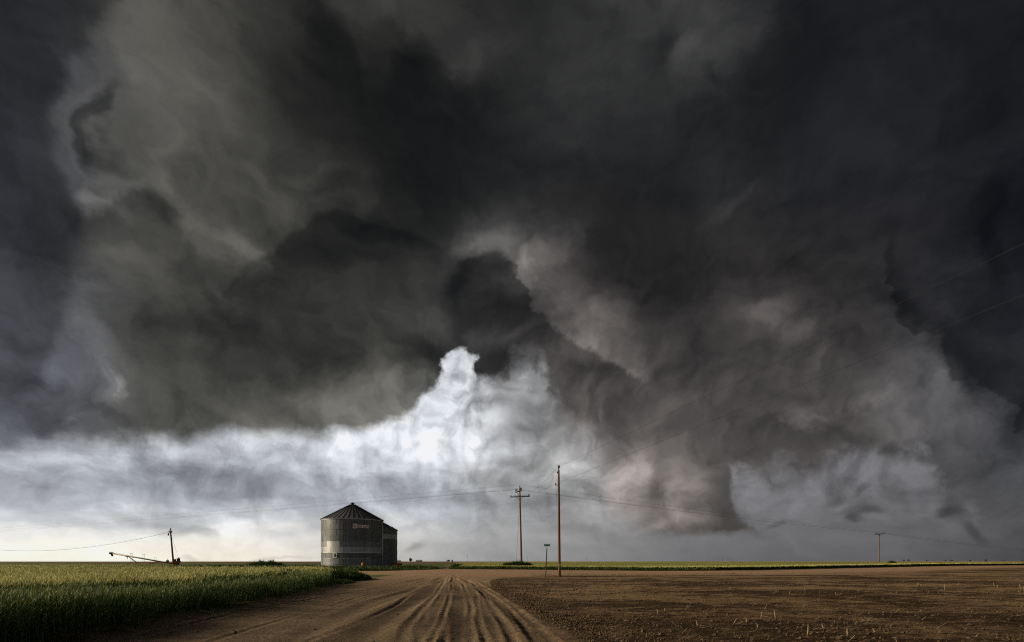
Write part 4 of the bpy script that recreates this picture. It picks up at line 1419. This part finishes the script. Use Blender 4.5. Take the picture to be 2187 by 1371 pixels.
# ------------------------------------------------------------------ street sign
sx_, sy_, sz_ = at(1165, 1232)
ts = thing('street_sign', 'small green street sign on a slightly leaning black post', 'street sign', (sx_, sy_, sz_))
hp = up_at(1168, 1170, sy_)
hs = hp[2] - sz_; lxs = hp[0] - sx_
MB().tube([(0, 0, -.3), (lxs, 0, hs)], .045, 6).build('post', M_black, ts)
MB().tube([(lxs, 0, hs - .1), (lxs + .01, 0, hs + .22)], .018, 6).build('bracket', M_steel, ts)
M_green = simple('sign_green', (0.02, 0.42, 0.19), .1, 3.0, .5)
M_pale = simple('sign_lettering', (0.5, 0.8, 0.68), .05, 3.0, .5)
zs = hs + .29
bl_ = MB().box((lxs + .01, -.02, zs), (.58, .012, .20)).build('sign_blade', M_green, ts)
MB().box((lxs + .01, -.035, zs), (.05, .012, .20)).build('clamp', M_black, bl_)
mk = MB()      # the lettering is too small to read in the photograph: pale strokes only
for q, w2, h2 in ((-.20, .018, .07), (-.17, .018, .07), (-.135, .03, .05), (-.10, .014, .07), (.14, .02, .08), (.165, .014, .05)):
    mk.box((lxs + q, -.0295, zs), (w2, .004, h2))
mk.build('lettering', M_pale, bl_)
bird = None

# ------------------------------------------------------------------ grain auger
yA = 96.5
a0 = Vector(up_at(237.5, 1180.5, yA)); a1 = Vector(up_at(369, 1203, yA))
ta = thing('grain_auger', 'long tan grain auger tube lying low with thin red legs behind the wheat', 'auger', tuple(a1))
L = a0 - a1
M_tan = simple('tan_paint', (0.36, 0.24, 0.085), .2, 2.0, .6)
MB().tube([(0, 0, 0), tuple(L)], .12, 12).build('auger_tube', M_tan, ta, True)
MB().box(tuple(L), (.5, .4, .35)).tube([tuple(L + Vector((-.0, 0, 0))), tuple(L + Vector((.25, 0, -.55)))], [.20, .15], 8).build('spout', M_black, ta)
tw = Vector(up_at(274, 1187.5, yA)) - a1
MB().box(tuple(tw + Vector((0, -.2, 0))), (.4, .5, .16)).tube([tuple(tw + Vector((0, -.2, 0))), tuple(tw + Vector((-.05, -.2, -.5)))], .05, 6).build('lift_bracket', M_black, ta)
for (x_, y_), dy in (((302, 1206), -.6), ((293, 1203), .9)):
    e_ = Vector(up_at(x_, y_, yA + dy)) - a1
    MB().tube([tuple(tw), tuple(e_)], .045, 6).build('leg', M_red, ta)
e0_ = Vector(up_at(306, 1205.5, yA - .6)) - a1; e1_ = Vector(up_at(341, 1199, yA - .3)) - a1
MB().tube([tuple(e0_), tuple(e1_)], .09, 6).build('lift_arm', M_red, ta)
for dy in (-1.0, 1.0):
    c_ = Vector(up_at(305, 1209, yA + dy)) - a1
    MB().tube([tuple(c_ + Vector((0, -.1, 0))), tuple(c_ + Vector((0, .1, 0)))], .36, 16).build('wheel', M_black, ta)
m_ = Vector(up_at(358, 1197.5, yA - .2)) - a1
MB().box(tuple(m_), (.35, .3, .35)).tube([tuple(m_ + Vector((0, 0, .1))), tuple(m_ + Vector((.02, 0, .45)))], .04, 6).build('motor', M_black, ta)
c_ = Vector(up_at(377, 1200, yA - 1.2))
th = thing('grain_hopper', 'small orange red hopper with a black engine beside the leaning pole', 'hopper', (c_.x, c_.y, float(height(c_.x, c_.y))))
z_ = c_.z - float(height(c_.x, c_.y))
hb = MB()
t0, t1_ = (.55, .45, z_ + .25), (.22, .2, z_ - .55)
ring0 = [(sx * t0[0], sy * t0[1], t0[2]) for sx, sy in ((-1, -1), (1, -1), (1, 1), (-1, 1))]
ring1 = [(sx * t1_[0], sy * t1_[1], t1_[2]) for sx, sy in ((-1, -1), (1, -1), (1, 1), (-1, 1))]
for k in range(4): hb.quad([ring1[k], ring1[(k + 1) % 4], ring0[(k + 1) % 4], ring0[k]])
hb.quad(ring1[::-1])
hb.build('hopper_body', M_orange, th)
for sx in (-.5, .5): MB().tube([(sx, 0, 0), (sx * .8, 0, z_ + .2)], .035, 6).build('leg', M_red, th)
MB().box((.35, 0, z_ + .50), (.4, .4, .5)).tube([(.42, 0, z_ + .75), (.42, 0, z_ + .9)], .10, 8).build('engine', M_black, th)

# ------------------------------------------------------------------ far things on the horizon
M_far = simple('far_foliage', (0.10, 0.10, 0.085), .2, .3, 1.0)
M_farb = simple('far_wall', (0.42, 0.42, 0.43), .1, .3, 1.0)
M_pyl = simple('pylon_steel', (0.42, 0.38, 0.36), .1, .3, .7)


def far_tree(px, w_px, h_px, y, label, seed):
    r_ = random.Random(seed)
    x = (px - CX) / FPX * y
    s = y / FPX
    z0_ = float(height(x, y))
    hh_ = EYE - z0_ + h_px * s - 1.3 * 0
    t = thing('distant_tree', label, 'tree', (x, y, z0_), 0, 'trees on the horizon')
    MB().tube([(0, 0, -.2), (.1, 0, hh_ * .45)], [.35, .22], 6).build('trunk', M_far, t)
    c = MB()
    for k in range(170):
        a, q = r_.uniform(0, 6.28), r_.random() ** .5
        zz_ = r_.uniform(-1, 1)
        rr_ = math.sqrt(max(0, 1 - zz_ * zz_))
        p = Vector((math.cos(a) * rr_ * q * w_px * s * .5, math.sin(a) * rr_ * q * w_px * s * .5, hh_ * .62 + zz_ * hh_ * .38))
        d = Vector((r_.uniform(-1, 1), r_.uniform(-1, 1), r_.uniform(-1, 1))) * .16 * hh_
        e = Vector((r_.uniform(-1, 1), r_.uniform(-1, 1), r_.uniform(-1, 1))) * .16 * hh_
        c.quad([p - d, p + e, p + d, p - e])
    c.build('crown', M_far, t)


far_tree(877, 5.5, 6.5, 1500, 'lone small round tree on the horizon just right of the grain bins', 1)
far_tree(957, 9, 3.2, 1700, 'low dark tree clump on the horizon midway between bins and poles', 2)
far_tree(966, 4, 2.6, 1700, 'tiny tree on the horizon just right of the low clump', 3)
RTL = ['tiny dark tree on the horizon, first one right of the distant crossarm pole', 'tiny dark tree on the horizon, second one right of the distant crossarm pole',
       'tiny dark tree on the horizon, third one right of the distant crossarm pole', 'tiny dark tree just left of the wide low clump on the right horizon',
       'wide low tree clump on the horizon right of the distant crossarm pole', 'tiny dark tree just right of the wide low clump on the right horizon',
       'tallest tiny tree on the far right horizon', 'second tiny tree from the right end of the horizon', 'last tiny tree at the right end of the horizon']
rt = [(1930, 4, 2.6), (1940, 5, 3.0), (1979, 3, 2.0), (2019, 3, 2.0), (2031, 8, 2.2), (2072, 3, 2.2), (2105, 4.5, 3.4), (2143, 3.5, 2.2), (2183, 4, 2.4)]
for k, (a, b, c) in enumerate(rt):
    far_tree(a, b, c + 1.0, 1600, RTL[k], 10 + k)
for bpx, wpx, hpx, lab in ((895, 13, 3.6, 'long low grey farm shed on the horizon right of the bins'), (852, 7, 3.0, 'small grey shed on the horizon touching the right edge of the bins')):
    y = 1450; x = (bpx - CX) / FPX * y; s = y / FPX; w_, h_ = wpx * s, hpx * s + 1.3
    t = thing('farm_shed', lab, 'building', (x, y, float(height(x, y))))
    MB().box((0, 0, h_ * .35), (w_, 9, h_ * .7)).build('wall', M_farb, t)
    rf = MB(); a = w_ / 2 + .4
    rf.quad([(-a, -5, h_ * .7), (a, -5, h_ * .7), (a - 1.5, 0, h_), (-a + 1.5, 0, h_)]); rf.quad([(a, 5, h_ * .7), (-a, 5, h_ * .7), (-a + 1.5, 0, h_), (a - 1.5, 0, h_)])
    rf.quad([(a, -5, h_ * .7), (a, 5, h_ * .7), (a - 1.5, 0, h_)]); rf.quad([(-a, 5, h_ * .7), (-a, -5, h_ * .7), (-a + 1.5, 0, h_)])
    rf.build('roof', M_farb, t)
for k, (bpx, tpy, y, lab) in enumerate(((281, 1180.5, 1000, 'pale two legged pylon on the horizon left of the other pylons above the auger'),
                                      (307, 1183, 1150, 'middle pale pylon on the horizon above the auger tube'),
                                      (332, 1189.5, 1900, 'smallest palest pylon on the horizon just left of the leaning pole'))):
    x = (bpx - CX) / FPX * y; z0_ = float(height(x, y)); h_ = EYE + (HOR - tpy) / FPX * y - z0_
    t = thing('pylon', lab, 'pylon', (x, y, z0_), 0, 'pylons on the horizon')
    w_ = 2.2 * y / FPX
    MB().tube([(-w_ * .8, 0, 0), (-w_ * .8, 0, h_)], .22, 5).build('leg', M_pyl, t)
    MB().tube([(w_ * .8, 0, 0), (w_ * .8, 0, h_)], .22, 5).build('leg', M_pyl, t)
    MB().box((0, 0, h_ - .6), (w_ * 3, .3, .5)).build('crossbeam', M_pyl, t)
for k, (bpx, tpy) in enumerate(((998, 1184), (1127, 1187.5), (1252, 1189), (1365, 1189), (1550, 1190))):
    y = 700; x = (bpx - CX) / FPX * y; z0_ = float(height(x, y)); h_ = EYE + (HOR - tpy) / FPX * y - z0_
    t = thing('distant_pole', ('tiny faint pole on the horizon left of the crossarm pole', 'tiny faint pole on the horizon between crossarm pole and street sign',
        'tiny faint pole on the horizon just right of the tall bare pole', 'second tiny faint pole on the horizon right of the tall bare pole', 'third tiny faint pole on the horizon right of the tall bare pole')[k], 'utility pole', (x, y, z0_), 0, 'tiny poles on the horizon')
    MB().tube([(0, 0, 0), (0, 0, h_)], .16, 6).build('pole', M_pyl, t)
    MB().box((0, -.2, h_ - .5), (2.4, .15, .2)).build('crossarm', M_pyl, t)

# ------------------------------------------------------------------ dead stalks standing in the bare field
ST_ = [(1407,1316,1298),(1420,1307,1297),(1491,1342,1326),(1566,1336,1320),(1597,1332,1316),(1626,1325,1305),(1657,1324,1298),(1724,1360,1333),
       (1761,1352,1331),(1810,1359,1338),(1869,1351,1342),(1557,1261,1252),(1664,1265,1259),(1686,1268,1263),(1893,1254,1245),(1959,1253,1243),
       (1964,1253,1245),(2018,1263,1246),(2124,1255,1243),(2129,1256,1247),(2180,1263,1246),(2187,1264,1250),(1620,1341,1330),(1150,1256,1244),(1122,1267,1256),
       (1079,1246,1238),(1177,1245,1237),(1340,1240,1233),(1240,1247,1240),(1500,1243,1236),(1786,1270,1262),(1830,1262,1256)]
M_stalk = material('dry_stalk', lambda b: (b.mix(b.noise(objpos(b), 9.0, 3.0, .6), (.20, .14, .08, 1), (.36, .27, .17, 1)), None), .9, 0, .1)
sr = random.Random(4)
protos = []
for v_ in range(4):
    mb = MB(); lf_ = MB()
    ln = sr.uniform(-.10, .10)
    mb.tube([(0, 0, -.1), (ln * .4, 0, .5), (ln, .02, 1.0)], [.020, .017, .012], 7)
    for k in range(3):
        z_ = sr.uniform(.1, .6); s_ = sr.choice((-1, 1))
        p0 = Vector((ln * z_, 0, z_)); p1 = p0 + Vector((s_ * .16, -.02, sr.uniform(-.02, .12))); p2 = p1 + Vector((s_ * .12, -.03, -.16))
        w = Vector((0, .014, .012))
        lf_.quad([p0 - w, p0 + w, p1 + w, p1 - w]); lf_.quad([p1 - w, p1 + w, p2 + w * .3, p2 - w * .3])
    t = thing('dry_stalk', 'dry pale crop stalk standing upright in the bare brown field', 'stalk', (0, 0, 0), 0, 'dry stalks in the bare field')
    mb.build('stem', M_stalk, t, True); lf_.build('leaf', M_stalk, t)
    protos.append(t)
for k, (a, b, c) in enumerate(ST_):
    x, y, z_ = at(a, b)
    z_ = float(surf(x, y))
    h_ = max(.15, (b - c) / FPX * y)
    if k < 4: r_ = protos[k]
    else:
        src_ = protos[k % 4]
        r_ = src_.copy(); COL.objects.link(r_)
        for ch in list(src_.children):
            c_ = ch.copy(); COL.objects.link(c_); c_.parent = r_
    r_.location = (x, y, z_ - .02)
    r_.rotation_euler = (0, 0, sr.uniform(-.6, .6))
    r_.scale = (1.0, 1.0, h_)
